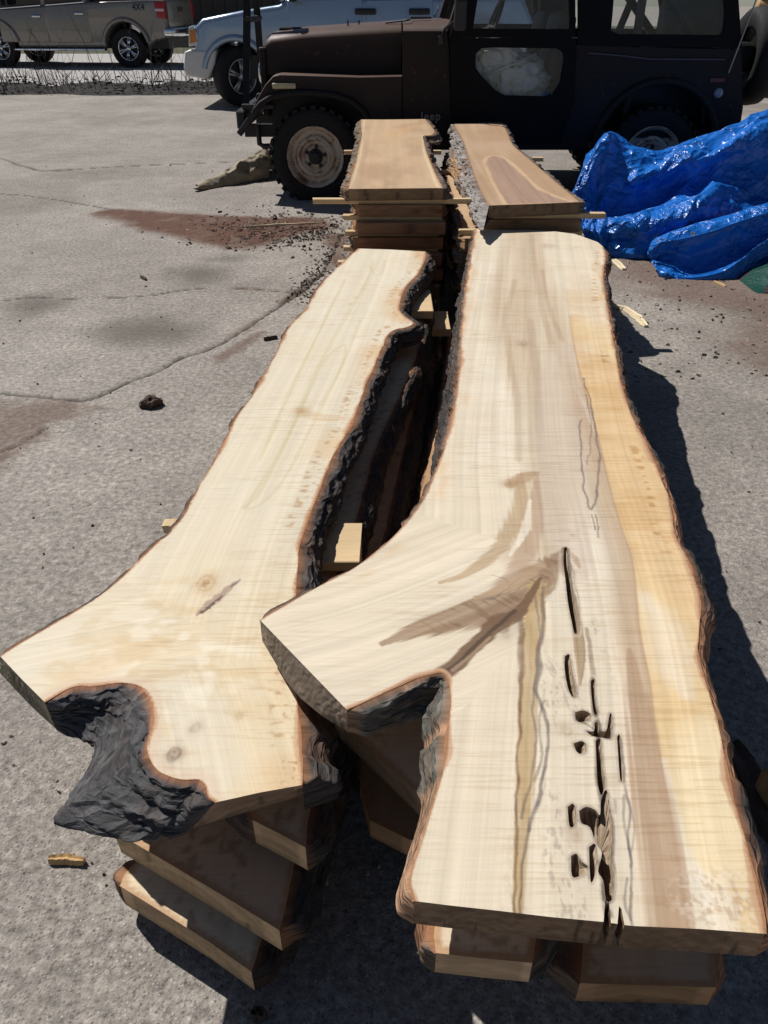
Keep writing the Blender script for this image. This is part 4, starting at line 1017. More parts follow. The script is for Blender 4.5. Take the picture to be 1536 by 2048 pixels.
# ------------------------------------------------------------------ blue tarpaulin
def sheet_grid(rows, nu, nv):
    A = np.array(rows, float)                                    # rows x cols x 3
    def cr(P, n):
        k = P.shape[0]; t = np.linspace(0, k-1, n); i = np.minimum(t.astype(int), k-2); f = (t-i)[:, None, None]
        g = lambda j: P[np.clip(j, 0, k-1)]
        p0, p1, p2, p3 = g(i-1), g(i), g(i+1), g(i+2)
        return 0.5*(2*p1+(-p0+p2)*f+(2*p0-5*p1+4*p2-p3)*f**2+(-p0+3*p1-3*p2+p3)*f**3)
    B = cr(A, nv); return cr(B.transpose(1, 0, 2), nu).transpose(1, 0, 2)
def grid_normals(G):
    du = np.gradient(G, axis=1); dv = np.gradient(G, axis=0); N = np.cross(du, dv)
    return N/(np.linalg.norm(N, axis=2, keepdims=True)+1e-9)
def grid_obj(name, G, mat, parent=None, loc=None, thick=0.0):
    nv, nu = G.shape[:2]; idx = np.arange(nu*nv).reshape(nv, nu)
    F = np.stack([idx[:-1, :-1], idx[:-1, 1:], idx[1:, 1:], idx[1:, :-1]], -1).reshape(-1, 4).tolist()
    return mesh_obj(name, G.reshape(-1, 3), F, mat, parent, True, loc=loc)
def pt(u, v, Y):
    x, z = on_y(u, v, Y); return (x, Y, max(z, 0.0))
def ptz(u, Y, z): return ((u-768)/FPX*depth_at((0, Y), z), Y, z)

def tarp_material():
    t = NT('blue_tarp_plastic'); obj = t.n('TexCoord').outputs['Object']
    n = t.noise(obj, 9.0, 6, 0.65, 0.6)
    dc = t.n('VectorMath', operation='ADD'); t.put(dc, 0, obj); nv = t.n('TexNoise'); t.put(nv, 'Vector', obj); t.put(nv, 'Scale', 6.0); sc = t.n('VectorMath', operation='SCALE'); t.put(sc, 0, nv.outputs[1]); sc.inputs[3].default_value = .12; t.put(dc, 1, sc.outputs[0])
    v1 = t.voronoi(dc.outputs[0], 13.0); v2 = t.voronoi(dc.outputs[0], 30.0); v3 = t.voronoi(dc.outputs[0], 75.0)
    amt = t.ramp(t.noise(obj, 3.2, 3), [(.34, .2), (.58, 1.0)])
    h = t.math('ADD', v1, t.math('MULTIPLY', t.math('ADD', t.math('MULTIPLY', v2, .5), t.math('MULTIPLY', v3, .22)), amt))
    c = t.mix(n, (0.006, 0.115, 0.47, 1), (0.014, 0.185, 0.68, 1))
    c = t.mix(t.ramp(t.noise(obj, 2.5, 4), [(0.6, 0.0), (0.8, 0.2)]), c, (0.09, 0.13, 0.30, 1))
    return t.fin(c, t.math('MULTIPLY_ADD', n, 0.24, 0.19), 0.0, t.bump(t.math('MULTIPLY', h, amt), 0.95, 0.036), IOR=1.5)
TARP = tarp_material()
rows = [
 [ptz(u, 6.05, 0.02) for u in (1150, 1200, 1260, 1325, 1400, 1468, 1536, 1640)],
 [ptz(u, 5.75, z_) for u, z_ in ((1146, .12), (1200, .40), (1260, .36), (1325, .36), (1400, .40), (1468, .46), (1536, .50), (1640, .52))],
 [pt(1140, 392, 5.15), pt(1207, 266, 5.2), pt(1262, 294, 5.3), pt(1325, 304, 5.3), pt(1400, 276, 5.35), pt(1468, 248, 5.4), pt(1536, 224, 5.45), pt(1640, 205, 5.5)],
 [pt(1138, 398, 5.0), pt(1188, 340, 5.08), pt(1255, 352, 5.05), pt(1318, 342, 5.05), pt(1392, 312, 5.05), pt(1466, 286, 5.05), pt(1536, 268, 5.1), pt(1640, 250, 5.1)],
 [pt(1150, 425, 4.97), pt(1200, 385, 5.06), pt(1260, 390, 5.04), pt(1320, 380, 5.06), pt(1390, 355, 5.06), pt(1445, 330, 5.03), pt(1536, 330, 5.06), pt(1640, 330, 5.06)],
 [pt(1152, 440, 4.93), pt(1205, 425, 4.98), pt(1260, 418, 4.96), pt(1322, 408, 4.95), pt(1390, 388, 4.95), pt(1440, 362, 4.97), pt(1536, 392, 5.0), pt(1640, 390, 5.0)],
 [pt(1156, 450, 4.86), pt(1206, 444, 4.85), pt(1265, 432, 4.78), pt(1335, 414, 4.74), pt(1395, 394, 4.74), pt(1442, 372, 4.84), pt(1536, 412, 4.94), pt(1640, 420, 4.94)],
 [pt(1162, 458, 4.81), pt(1212, 462, 4.76), pt(1272, 456, 4.69), pt(1342, 438, 4.64), pt(1402, 422, 4.64), pt(1452, 405, 4.74), pt(1536, 445, 4.86), pt(1640, 455, 4.86)],
 [ptz(1170, 4.80, .10), ptz(1216, 4.75, .10), ptz(1274, 4.69, .10), ptz(1344, 4.66, .10), ptz(1404, 4.66, .10), ptz(1456, 4.74, .10), ptz(1536, 4.82, .10), ptz(1640, 4.82, .10)],
 [ptz(1172, 4.78, .0), ptz(1218, 4.72, .0), ptz(1274, 4.66, .0), ptz(1344, 4.64, .0), ptz(1404, 4.64, .0), ptz(1456, 4.7, .0), ptz(1536, 4.78, .0), ptz(1640, 4.78, .0)],
]
tarp = thing('tarpaulin', (2.0, 5.0, 0), 'crumpled glossy blue tarpaulin heaped on the ground beside the dark vehicle', 'tarp')
def crumple(G, amp, seed):
    N = grid_normals(G); nv, nu = G.shape[:2]
    uu = np.concatenate([[0], np.cumsum(np.linalg.norm(np.diff(G[nv//2], axis=0), axis=1))])[None, :]+np.zeros((nv, 1))
    vv = np.concatenate([np.zeros((1, nu)), np.cumsum(np.linalg.norm(np.diff(G, axis=0), axis=2), axis=0)])
    wu = uu+.05*fbm(uu*4, vv*4, seed, 3); wv = vv+.05*fbm(uu*4, vv*4, seed+5, 3)
    f1 = facet(wu*4.2, wv*6.0, seed); f2 = facet(wv*9.5+wu*3, wu*8.0-wv*3, seed+1); f3 = facet(wu*24+wv*8, wv*24, seed+2)
    act = sstep(.38, .62, fbm(uu*2.6, vv*2.6, seed+9, 3))
    d = amp*(1.9*(f1-.5)+.95*(f2-.5)*(.4+.9*act)+.34*(f3-.5)*act)
    e = np.ones(G.shape[:2]); e[-6:] *= np.linspace(1, 0.2, 6)[:, None]
    G2 = G+N*(d*e)[..., None]; G2[..., 2] = np.maximum(G2[..., 2], 0.004)
    return G2
G = sheet_grid(rows, 360, 230)
grid_obj('sheet', crumple(G, .032, 2.0), TARP, tarp)
rows2 = [
 [pt(1300, 500, 4.62), pt(1318, 470, 4.68), pt(1362, 455, 4.68), pt(1420, 440, 4.68), pt(1480, 425, 4.68), pt(1540, 410, 4.7), pt(1640, 395, 4.7)],
 [pt(1293, 500, 4.52), pt(1312, 474, 4.55), pt(1360, 460, 4.53), pt(1420, 445, 4.53), pt(1480, 428, 4.54), pt(1540, 412, 4.56), pt(1640, 395, 4.6)],
 [pt(1294, 508, 4.46), pt(1320, 487, 4.45), pt(1365, 479, 4.42), pt(1425, 464, 4.42), pt(1485, 442, 4.45), pt(1540, 426, 4.5), pt(1640, 410, 4.5)],
 [pt(1302, 520, 4.44), pt(1330, 508, 4.45), pt(1375, 512, 4.43), pt(1430, 502, 4.43), pt(1490, 476, 4.46), pt(1540, 452, 4.5), pt(1640, 440, 4.5)],
 [pt(1309, 532, 4.38), pt(1340, 540, 4.37), pt(1388, 540, 4.36), pt(1440, 528, 4.36), pt(1490, 502, 4.42), pt(1540, 470, 4.46), pt(1640, 455, 4.48)],
 [pt(1314, 540, 4.33), pt(1350, 551, 4.28), pt(1400, 549, 4.26), pt(1450, 538, 4.27), pt(1492, 512, 4.33), pt(1540, 482, 4.38), pt(1640, 465, 4.42)],
 [ptz(1318, 4.32, .0), ptz(1352, 4.27, .0), ptz(1402, 4.25, .0), ptz(1455, 4.27, .0), ptz(1498, 4.33, .0), ptz(1540, 4.38, .0), ptz(1640, 4.42, .0)],
]
grid_obj('folded_flap', crumple(sheet_grid(rows2, 260, 120), 0.020, 9.0), TARP, tarp)
bm = bmesh.new(); gx, gy, gz = pt(1384, 466, 4.40)
add_lathe(bm, [(.0045, -.001), (.0075, .002), (.011, .001), (.012, -.002)], (gx, gy-.012, gz), 'Y', 16)
bm_obj('grommet', bm, plain('brass_grommet', (0.75, 0.72, 0.62), .3, .8, .1), tarp, True)
ZF = lambda pts: [pt(*p) for p in pts]
bm = bmesh.new(); add_tube(bm, [Vector(p)+Vector((0, -.012, .006)) for p in ZF([(1296, 506, 4.46), (1320, 487, 4.45), (1365, 479, 4.42), (1425, 464, 4.42), (1485, 442, 4.45), (1540, 426, 4.5)])], .006, 6); bm_obj('hem', bm, TARP, tarp, True)

# ------------------------------------------------------------------ vehicles: shared bits
BLACK_RUBBER = plain('tyre_rubber', (0.009, 0.009, 0.010), .8, 0, .3, 20, 90, .4)
DARK_GLASS = plain('dark_window_glass', (0.012, 0.014, 0.016), .05, 0, 0, 1, 1, 0)
CHROME = plain('chrome', (0.72, 0.72, 0.74), .12, 1.0, .08, 8, 30, .05)
BLACK_TRIM = plain('black_trim', (0.014, 0.014, 0.015), .45, 0, .2, 12, 120, .15)
BLACK_METAL = plain('black_metal', (0.02, 0.02, 0.022), .5, .2, .3, 9, 80, .2)
def tyre_bm(r, w_, axis, c, rim_r, lugs=0):
    bm = bmesh.new(); h = w_/2; sw = (r-rim_r)
    prof = [(rim_r, -h*.72), (rim_r+.02, -h*.92), (rim_r+.5*sw, -h), (r-.035, -h*.97), (r-.010, -h*.86), (r, -h*.6), (r, h*.6), (r-.010, h*.86), (r-.035, h*.97), (rim_r+.5*sw, h), (rim_r+.02, h*.92), (rim_r, h*.72)]
    add_lathe(bm, prof, c, axis, 56)
    for k in range(lugs):
        a = 2*math.pi*k/lugs
        for s_ in (-1, 1):
            aa = a+(s_*math.pi/lugs/1.0)
            p = Vector((math.cos(aa)*(r+.003), s_*h*.62, math.sin(aa)*(r+.003)))
            rot = Matrix.Rotation(-aa+math.pi/2, 3, 'Y') if axis == 'Y' else Matrix()
            add_box(bm, Vector(c)+p, (2*math.pi*r/lugs*.55, h*.72, .020), rot)
    return bm
def wheel_spoked(root, c, r, w_, rim_r, mat_rim, mat_dark, spokes, out=-1, hubcol=None, name='wheel', rz=0.0):
    """alloy wheel whose face looks along -Y (out=-1)"""
    bm = bmesh.new(); add_lathe(bm, [(rim_r*.98, w_*.36), (rim_r*.9, w_*.30), (rim_r*.86, -w_*.1), (rim_r*.95, -w_*.36), (rim_r*1.0, -w_*.40), (rim_r*1.03, -w_*.36)], (0, 0, 0), 'Y', 40)
    add_lathe(bm, [(.001, -w_*.34), (rim_r*.2, -w_*.34), (rim_r*.24, -w_*.28), (rim_r*.24, 0)], (0, 0, 0), 'Y', 20)
    for k in range(spokes):
        a = 2*math.pi*k/spokes+.3
        for d in (-.07, .07):
            p0 = Vector((math.cos(a+d*2)*rim_r*.2, -w_*.29, math.sin(a+d*2)*rim_r*.2)); p1 = Vector((math.cos(a+d*1.8)*rim_r*.93, -w_*.31, math.sin(a+d*1.8)*rim_r*.93))
            add_tube(bm, [p0, p1], [rim_r*.075, rim_r*.085], 6)
    wl_ = bm_obj(name, tyre_bm(r, w_, 'Y', (0, 0, 0), rim_r*1.0), BLACK_RUBBER, root, True, world=False)
    wl_.location = Vector(c); wl_.rotation_euler = (0, 0, rz)
    bm_obj('rim', bm, mat_rim, wl_, True, world=False)
    b2 = bmesh.new(); add_lathe(b2, [(.001, -w_*.02), (rim_r*.86, -w_*.02)], (0, 0, 0), 'Y', 32); bm_obj('brake_disc', b2, mat_dark, wl_, False, world=False)
    return wl_
def ring_panel(outer, inner, Y0, th):
    """x-z outline with a window opening, a plate of thickness th starting at Y0"""
    vs_ = [Vector(p) for p in outer]; n = len(vs_); ed = [(i, (i+1) % n) for i in range(n)]
    m = 0
    if inner:
        m = len(inner); b0 = n; vs_ += [Vector(p) for p in inner]; ed += [(b0+i, b0+(i+1) % m) for i in range(m)]
    cv, ce, cf, *_ = geometry.delaunay_2d_cdt(vs_, ed, [], 1, 1e-7)
    P = np.array([[v.x, v.y] for v in cv])
    bm = bmesh.new(); A = [bm.verts.new((p[0], Y0, p[1])) for p in P]; B = [bm.verts.new((p[0], Y0+th, p[1])) for p in P]
    for f in cf:
        cc = P[list(f)].mean(0)
        if inner and inside(np.array([cc[0]]), np.array([cc[1]]), inner)[0]: continue
        bm.faces.new([A[i] for i in f]); bm.faces.new([B[i] for i in f][::-1])
    for e in [e for e in bm.edges if len(e.link_faces) == 1 and e.verts[0] in A]:
        i, j = A.index(e.verts[0]), A.index(e.verts[1]); bm.faces.new((A[i], A[j], B[j], B[i]))
    bmesh.ops.recalc_face_normals(bm, faces=bm.faces)
    return bm
def round_rect(x0, z0, x1, z1, r, n=5):
    return arc(x1-r, z1-r, r, 0, 90, n)+arc(x0+r, z1-r, r, 90, 180, n)+arc(x0+r, z0+r, r, 180, 270, n)+arc(x1-r, z0+r, r, 270, 360, n)
def px_outline(pts, Y): return [on_y(u, v, Y) for u, v in pts]

# ------------------------------------------------------------------ dark off-road vehicle
def jeep_paint():
    t = NT('faded_maroon_paint'); obj = t.n('TexCoord').outputs['Object']
    n = t.noise(obj, 3.0, 6, .6, .4); r = t.noise(obj, 22.0, 5, .65)
    c = t.mix(n, (0.009, 0.0060, 0.0070, 1), (0.018, 0.0105, 0.010, 1))
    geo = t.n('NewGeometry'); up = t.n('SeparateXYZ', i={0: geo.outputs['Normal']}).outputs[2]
    dust_sheen = t.math('MULTIPLY', t.ramp(up, [(0.0, 0.0), (0.6, 1.0)]), t.math('MULTIPLY_ADD', n, .5, .3))     # brown sheen painted into the colour of upward faces, over a dusty film
    c = t.mix(t.math('MULTIPLY', dust_sheen, .9), c, (0.20, 0.122, 0.088, 1))
    c = t.mix(t.ramp(r, [(.62, 0.0), (.72, .6)]), c, (0.12, 0.05, 0.025, 1))
    return t.fin(c, t.math('MULTIPLY_ADD', r, .25, .38), 0.0, t.bump(r, .08, .003), Specular_IOR_Level=.25)
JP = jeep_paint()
VINYL = plain('black_vinyl', (0.0028, 0.0028, 0.0042), .5, 0, .3, 5, 50, .3, Specular_IOR_Level=.14)
def vinyl_window():
    t = NT('clear_vinyl_window'); obj = t.n('TexCoord').outputs['Object']
    tr = t.n('BsdfTransparent'); tr.inputs[0].default_value = (0.95, 0.96, 0.965, 1)
    gl = t.n('BsdfGlossy'); gl.inputs[0].default_value = (0.6, 0.62, 0.65, 1); gl.inputs[1].default_value = .12
    t.put(gl, 'Normal', t.bump(t.noise(obj, 5.0, 4), .25, .03))
    df = t.n('BsdfDiffuse'); df.inputs[0].default_value = (0.35, 0.36, 0.36, 1)
    m1 = t.n('MixShader'); m1.inputs[0].default_value = .035; t.t.links.new(tr.outputs[0], m1.inputs[1]); t.t.links.new(gl.outputs[0], m1.inputs[2])
    m2 = t.n('MixShader'); t.put(m2, 0, t.ramp(t.noise(obj, 7.0, 5), [(.45, .0), (.75, .03)])); t.t.links.new(m1.outputs[0], m2.inputs[1]); t.t.links.new(df.outputs[0], m2.inputs[2])
    t.t.links.new(m2.outputs[0], t.out.inputs[0]); return t.m
CLEAR = vinyl_window()
YS, YF = 6.33, 7.83
jeep = thing('off_road_vehicle', (0.7, 7.0, 0), 'dark maroon off-road vehicle with black soft top, parked broadside behind the walnut stacks', 'off-road vehicle')
xw, _ = on_y(633, 330, 6.42); xr, _ = on_y(1293, 325, 6.42)
# tub side (both sides are the same pressing)
side = px_outline([(805, 152), (805, 62), (893, 62), (897, 88), (905, 284), (1118, 284), (1149, 200), (1153, 92), (1180, 92), (1482, 100), (1486, 215), (1478, 268)], YS)
tub_out = side + arc(xr, .36, .44, 0, 180, 16)[1:-1] + px_outline([(1165, 300), (805, 300)], YS)
for y0 in (YS, YF-.04):
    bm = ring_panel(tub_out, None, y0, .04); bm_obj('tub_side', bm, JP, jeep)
bm = bmesh.new()
xa = on_y(805, 100, YS)[0]; xb = on_y(1482, 100, YS)[0]; zt_ = on_y(1300, 98, YS)[1]
add_box(bm, ((xa+xb)/2, (YS+YF)/2, .46), (xb-xa-.02, YF-YS-.09, .05)); add_box(bm, (xb-.03, (YS+YF)/2, .74), (.05, YF-YS-.02, .58), bev=.01)
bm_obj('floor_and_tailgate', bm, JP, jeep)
bm = bmesh.new(); add_box(bm, (xa+.30, (YS+YF)/2, .92), (.06, YF-YS-.1, .40), bev=.02); bm_obj('dashboard', bm, BLACK_TRIM, jeep)
# hood and cowl
def loft(stations, n=18, close_front=True):
    bm = bmesh.new(); rings = []
    for x, hw, z0, zs, zt2, cy in stations:
        prof = [(-hw, z0), (-hw, zs)]
        for k in range(1, n):
            a = math.pi*k/n; c_, s_ = math.cos(a), math.sin(a)
            prof.append((-hw*(abs(c_)**.32)*(1 if c_ > 0 else -1), zs+(zt2-zs)*s_**.55))
        prof += [(hw, zs), (hw, z0)]
        rings.append([bm.verts.new((x, cy+p[0], p[1])) for p in prof])
    for A, B in zip(rings[:-1], rings[1:]):
        for k in range(len(A)-1): bm.faces.new((A[k], A[k+1], B[k+1], B[k]))
    bm.faces.new(rings[0][::-1]); bm.faces.new(rings[-1])
    bmesh.ops.recalc_face_normals(bm, faces=bm.faces)
    return bm
cy = 7.08; xh0 = on_y(528, 110, 6.6)[0]; xs = on_y(804, 110, 6.54)[0]; xc = on_y(897, 70, 6.5)[0]
z0h = on_y(650, 150, 6.55)[1]
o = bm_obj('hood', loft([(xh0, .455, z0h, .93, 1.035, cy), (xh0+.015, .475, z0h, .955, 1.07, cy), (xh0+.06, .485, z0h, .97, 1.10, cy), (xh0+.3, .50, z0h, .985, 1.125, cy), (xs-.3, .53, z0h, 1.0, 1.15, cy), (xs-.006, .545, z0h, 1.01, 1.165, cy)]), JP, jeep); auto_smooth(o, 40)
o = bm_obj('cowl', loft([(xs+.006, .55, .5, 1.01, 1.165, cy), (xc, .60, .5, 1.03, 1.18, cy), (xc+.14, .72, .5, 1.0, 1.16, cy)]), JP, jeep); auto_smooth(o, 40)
bm = bmesh.new(); add_box(bm, ((xh0+xs)/2, cy, .66), (xs-xh0-.03, .80, .38)); bm_obj('engine_bay', bm, BLACK_METAL, jeep)
# grille with slots and headlamps
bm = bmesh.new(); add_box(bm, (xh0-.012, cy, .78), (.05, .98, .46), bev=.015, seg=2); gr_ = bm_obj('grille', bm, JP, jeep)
for k in range(7):
    bm = bmesh.new(); add_box(bm, (xh0-.036, cy-.24+.08*k, .80), (.012, .034, .28), bev=.004); bm_obj('slot', bm, BLACK_TRIM, gr_)
for s_ in (-1, 1):
    bm = bmesh.new(); add_lathe(bm, [(.001, -.035), (.06, -.028), (.085, -.012), (.095, 0), (.095, .02)], (xh0-.03, cy+s_*.375, .84), 'X', 24); bm_obj('headlight', bm, CHROME, gr_, True)
# fenders
fen = px_outline([(502, 226), (513, 200), (530, 170), (546, 152), (560, 149), (720, 154), (804, 152), (804, 300), (752, 300), (744, 262), (727, 224), (702, 203), (668, 191), (620, 186), (572, 188), (542, 195), (522, 210), (511, 230)], 6.31)
for y0, y1 in ((6.31, 6.58), (7.58, 7.85)):
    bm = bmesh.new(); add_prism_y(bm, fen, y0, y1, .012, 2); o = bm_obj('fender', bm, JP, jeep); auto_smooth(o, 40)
    yy = 6.295 if y0 < 7 else 7.865
    bm = bmesh.new(); P_ = [(x, yy, z_) for x, z_ in px_outline([(508, 224), (522, 207), (542, 194), (572, 187), (620, 185), (668, 190), (703, 202), (728, 223), (745, 260), (752, 290)], 6.30)]
    add_tube(bm, P_, .020, 8); bm_obj('wheel_flare', bm, BLACK_RUBBER, o, True)
bm = bmesh.new(); mx = on_y(568, 172, 6.3); add_box(bm, (mx[0], 6.300, mx[1]), (.17, .026, .038), bev=.010, seg=2); bm_obj('side_marker_lamp', bm, plain('yellowed_lens', (0.50, 0.44, 0.27), .25, 0, .2, 20), jeep, True)
# rear flare
for yy in (6.31, 7.85):
    bm = bmesh.new(); add_tube(bm, [(x, yy, z_) for x, z_ in arc(xr, .36, .455, -5, 185, 20)], .024, 8); bm_obj('wheel_flare', bm, BLACK_RUBBER, jeep, True)
# door with two clear windows
d_out = px_outline([(899, 66), (946, -96), (1150, -100), (1152, 60), (1150, 200), (1120, 288), (905, 288)], 6.30)
w_low = px_outline([(952, 108), (962, 97), (985, 95), (1112, 97), (1126, 104), (1128, 120), (1120, 165), (1106, 188), (1090, 193), (1010, 191), (990, 180), (962, 150), (951, 135)], 6.30)
w_up = px_outline([(946, 57), (955, 0), (972, -74), (1136, -76), (1140, 58)], 6.30)
for y0 in (6.300, 7.832):
    # lower half and upper half share the door plate: two plates butted at the belt
    zbelt = on_y(1000, 76, 6.30)[1]
    lowp = [(p[0], min(p[1], zbelt)) for p in [on_y(899, 76, 6.3), on_y(1152, 76, 6.3), on_y(1150, 200, 6.3), on_y(1120, 288, 6.3), on_y(905, 288, 6.3)]]
    upp = [on_y(899, 70, 6.3)]+px_outline([(946, -96), (1150, -100), (1152, 70)], 6.3)
    upp[0] = (upp[0][0], zbelt+.002); upp[-1] = (upp[-1][0], zbelt+.002)
    d = bm_obj('door', ring_panel(lowp, w_low, y0, .03), VINYL, jeep)
    bm_obj('upper_door', ring_panel(upp, w_up, y0, .03), VINYL, d)
    bm_obj('clear_lower_window', ring_panel([(p[0], p[1]) for p in w_low], None, y0+.012, .003), CLEAR, d)
    bm_obj('clear_upper_window', ring_panel(w_up, None, y0+.012, .003), CLEAR, d)
# quarter panels of the soft top, roof and back
q_out = px_outline([(1156, 90), (1156, -100), (1470, -104), (1484, 96)], YS-.012)
q_win = px_outline([(1222, 62), (1226, 20), (1232, -70), (1440, -72), (1450, 20), (1448, 62), (1438, 70), (1236, 68)], YS-.012)
for y0 in (YS-.012, YF-.012):
    p = bm_obj('soft_top_side', ring_panel(q_out, q_win, y0, .022), VINYL, jeep)
    bm_obj('quarter_window', ring_panel(q_win, None, y0+.010, .003), CLEAR, p)
zr_ = on_y(1200, -100, YS)[1]; x_f = on_y(946, -96, YS)[0]; x_b = on_y(1472, -100, YS)[0]
bm = bmesh.new(); add_box(bm, ((x_f+x_b)/2, (YS+YF)/2, zr_+.015), (x_b-x_f+.06, YF-YS+.04, .06), bev=.025, seg=2); o = bm_obj('soft_top_roof', bm, VINYL, jeep); auto_smooth(o)
bm = bmesh.new(); add_box(bm, (x_b+.02, (YS+YF)/2, (zr_+1.03)/2), (.03, YF-YS, zr_-1.03), bev=.008); bm_obj('soft_top_back', bm, VINYL, jeep)
# windscreen frame
wx0 = on_y(900, 60, 6.45)[0]; wx1 = x_f+.02
ws = thing('windscreen', (wx0, 7.08, 1.16), None, None); ws.parent = jeep; ws.location = (wx0-.7, .08, 1.16)
for k in ('label', 'category', 'kind'):
    if k in ws: del ws[k]
bm = bmesh.new()
for y in (6.42, 7.74): add_tube(bm, [(wx0, y, 1.12), (wx1, y, zr_)], .028, 6)
for f in (0.02, .98): add_tube(bm, [(wx0+(wx1-wx0)*f, 6.42, 1.12+(zr_-1.12)*f), (wx0+(wx1-wx0)*f, 7.74, 1.12+(zr_-1.12)*f)], .028, 6)
bm_obj('windscreen_frame', bm, JP, ws)
mesh_obj('windscreen_glass', [(wx0, 6.44, 1.14), (wx0, 7.72, 1.14), (wx1, 7.72, zr_-.02), (wx1, 6.44, zr_-.02)], [(0, 1, 2, 3)], CLEAR, ws)
# mirror, wipers, hood fittings
mbm = bmesh.new(); mp = on_y(921, 30, 6.2); add_box(mbm, (mp[0], 6.2, mp[1]), (.085, .05, .19), bev=.018, seg=2)
ma, mb = on_y(882, 78, 6.3), on_y(890, 58, 6.26); add_tube(mbm, [(ma[0], 6.33, ma[1]), (mb[0], 6.27, mb[1]), (mp[0]-.02, 6.21, mp[1]-.02)], .011, 6); add_box(mbm, (ma[0], 6.325, ma[1]-.01), (.04, .03, .06), bev=.005)
bm_obj('door_mirror', mbm, BLACK_TRIM, jeep)
hb = bmesh.new()
add_box(hb, (xh0+.18, cy-.22, 1.118), (.17, .05, .022), bev=.006)
bm_obj('hood_bumper', hb, BLACK_TRIM, jeep)
for dx_, dy_ in ((.62, -.36), (.70, -.30)):
    hb = bmesh.new(); add_tube(hb, [(xh0+dx_, cy+dy_, 1.13), (xh0+dx_, cy+dy_, 1.175)], .006, 6); bm_obj('hood_hook', hb, BLACK_TRIM, jeep)
hb = bmesh.new(); add_box(hb, (xs-.008, cy-.525, 1.06), (.03, .012, .05), bev=.003); bm_obj('hood_latch', hb, BLACK_TRIM, jeep)
hb = bmesh.new(); add_tube(hb, [(xs-.12, cy-.40, 1.16), (xs+.03, cy-.44, 1.175), (xs+.06, cy-.44, 1.18)], .007, 6); bm_obj('hood_hinge', hb, BLACK_TRIM, jeep)
hb = bmesh.new(); add_box(hb, (xs+.14, cy-.28, 1.19), (.16, .10, .014), bev=.004); bm_obj('cowl_vent', hb, BLACK_TRIM, jeep)
hb = bmesh.new(); add_tube(hb, [(xs+.24, cy-.35, 1.2), (xs+.28, cy-.1, 1.24), (xs+.29, cy+.15, 1.26)], .007, 6); bm_obj('wiper', hb, BLACK_TRIM, jeep)
# trim rail, reflectors, aerial, badge
P_ = [(on_y(u, v, YS-.02)[0], YS-.02, on_y(u, v, YS-.02)[1]) for u, v in ((1176, 106), (1240, 111), (1300, 118), (1450, 119))]
bm = bmesh.new(); add_tube(bm, P_, .005, 6); bm_obj('trim_rail', bm, plain('dull_rail', (0.10, 0.09, 0.09), .5), jeep)
bm = bmesh.new(); rx = on_y(1437, 186, YS); add_lathe(bm, [(.001, -.016), (.020, -.014), (.030, -.006), (.033, .0), (.033, .012)], (rx[0], YS-.004, rx[1]), 'Y', 20); bm_obj('round_side_reflector', bm, plain('grey_lens', (0.30, 0.34, 0.38), .2), jeep, True)
bm = bmesh.new(); rx = on_y(1434, 160, YS); add_box(bm, (rx[0], YS-.006, rx[1]), (.11, .016, .035), bev=.005); bm_obj('red_side_marker', bm, plain('dull_red_lens', (0.10, 0.008, 0.010), .3), jeep)
a0, a1 = on_y(1457, 146, 6.3), on_y(1520, -20, 6.3)
bm = bmesh.new(); add_tube(bm, [(a0[0], 6.3, a0[1]), (a1[0], 6.3, a1[1])], .005, 6); bm_obj('aerial', bm, plain('grey_rod', (0.30, 0.30, 0.31), .35, .6), jeep)
bx, bz = on_y(841, 240, YS); 
cu = bpy.data.curves.new('badge_text', 'FONT'); cu.body = 'Jeep'; cu.size = .078; cu.extrude = .003; cu.space_character = 1.12; cu.offset = .0016
tmp = bpy.data.objects.new('badge_text', cu); col.objects.link(tmp)
dg = bpy.context.evaluated_depsgraph_get(); me = bpy.data.meshes.new_from_object(tmp.evaluated_get(dg)); bpy.data.objects.remove(tmp)
V = [(v.co.x+bx, YS-.005-v.co.z, v.co.y+bz) for v in me.vertices]; F = [list(p.vertices) for p in me.polygons]
mesh_obj('lettering', V, F, plain('badge_grey', (0.16, 0.145, 0.13), .5), jeep)
# steel wheels
def rust_rim():
    t = NT('rusty_cream_wheel_paint'); obj = t.n('TexCoord').outputs['Object']
    n = t.noise(obj, 11.0, 6, .65, .6); n2 = t.noise(obj, 40.0, 4)
    sx = t.n('SeparateXYZ', i={0: obj}); rr = t.math('SQRT', t.math('ADD', t.math('POWER', sx.outputs[0], 2.0), t.math('POWER', sx.outputs[2], 2.0)))
    ringm = t.math('ABSOLUTE', t.math('SINE', t.math('MULTIPLY', rr, 95.0)))
    f = t.math('ADD', n, t.math('MULTIPLY', ringm, -.16))
    c = t.mix(t.ramp(f, [(.24, 0.0), (.40, 1.0)]), (0.22, 0.10, 0.05, 1), (0.62, 0.54, 0.43, 1))
    c = t.mix(t.ramp(n2, [(.55, 0.0), (.75, .5)]), c, (0.33, 0.26, 0.20, 1))
    return t.fin(c, .65, 0.0, t.bump(n, .3, .004))
RRIM = rust_rim()
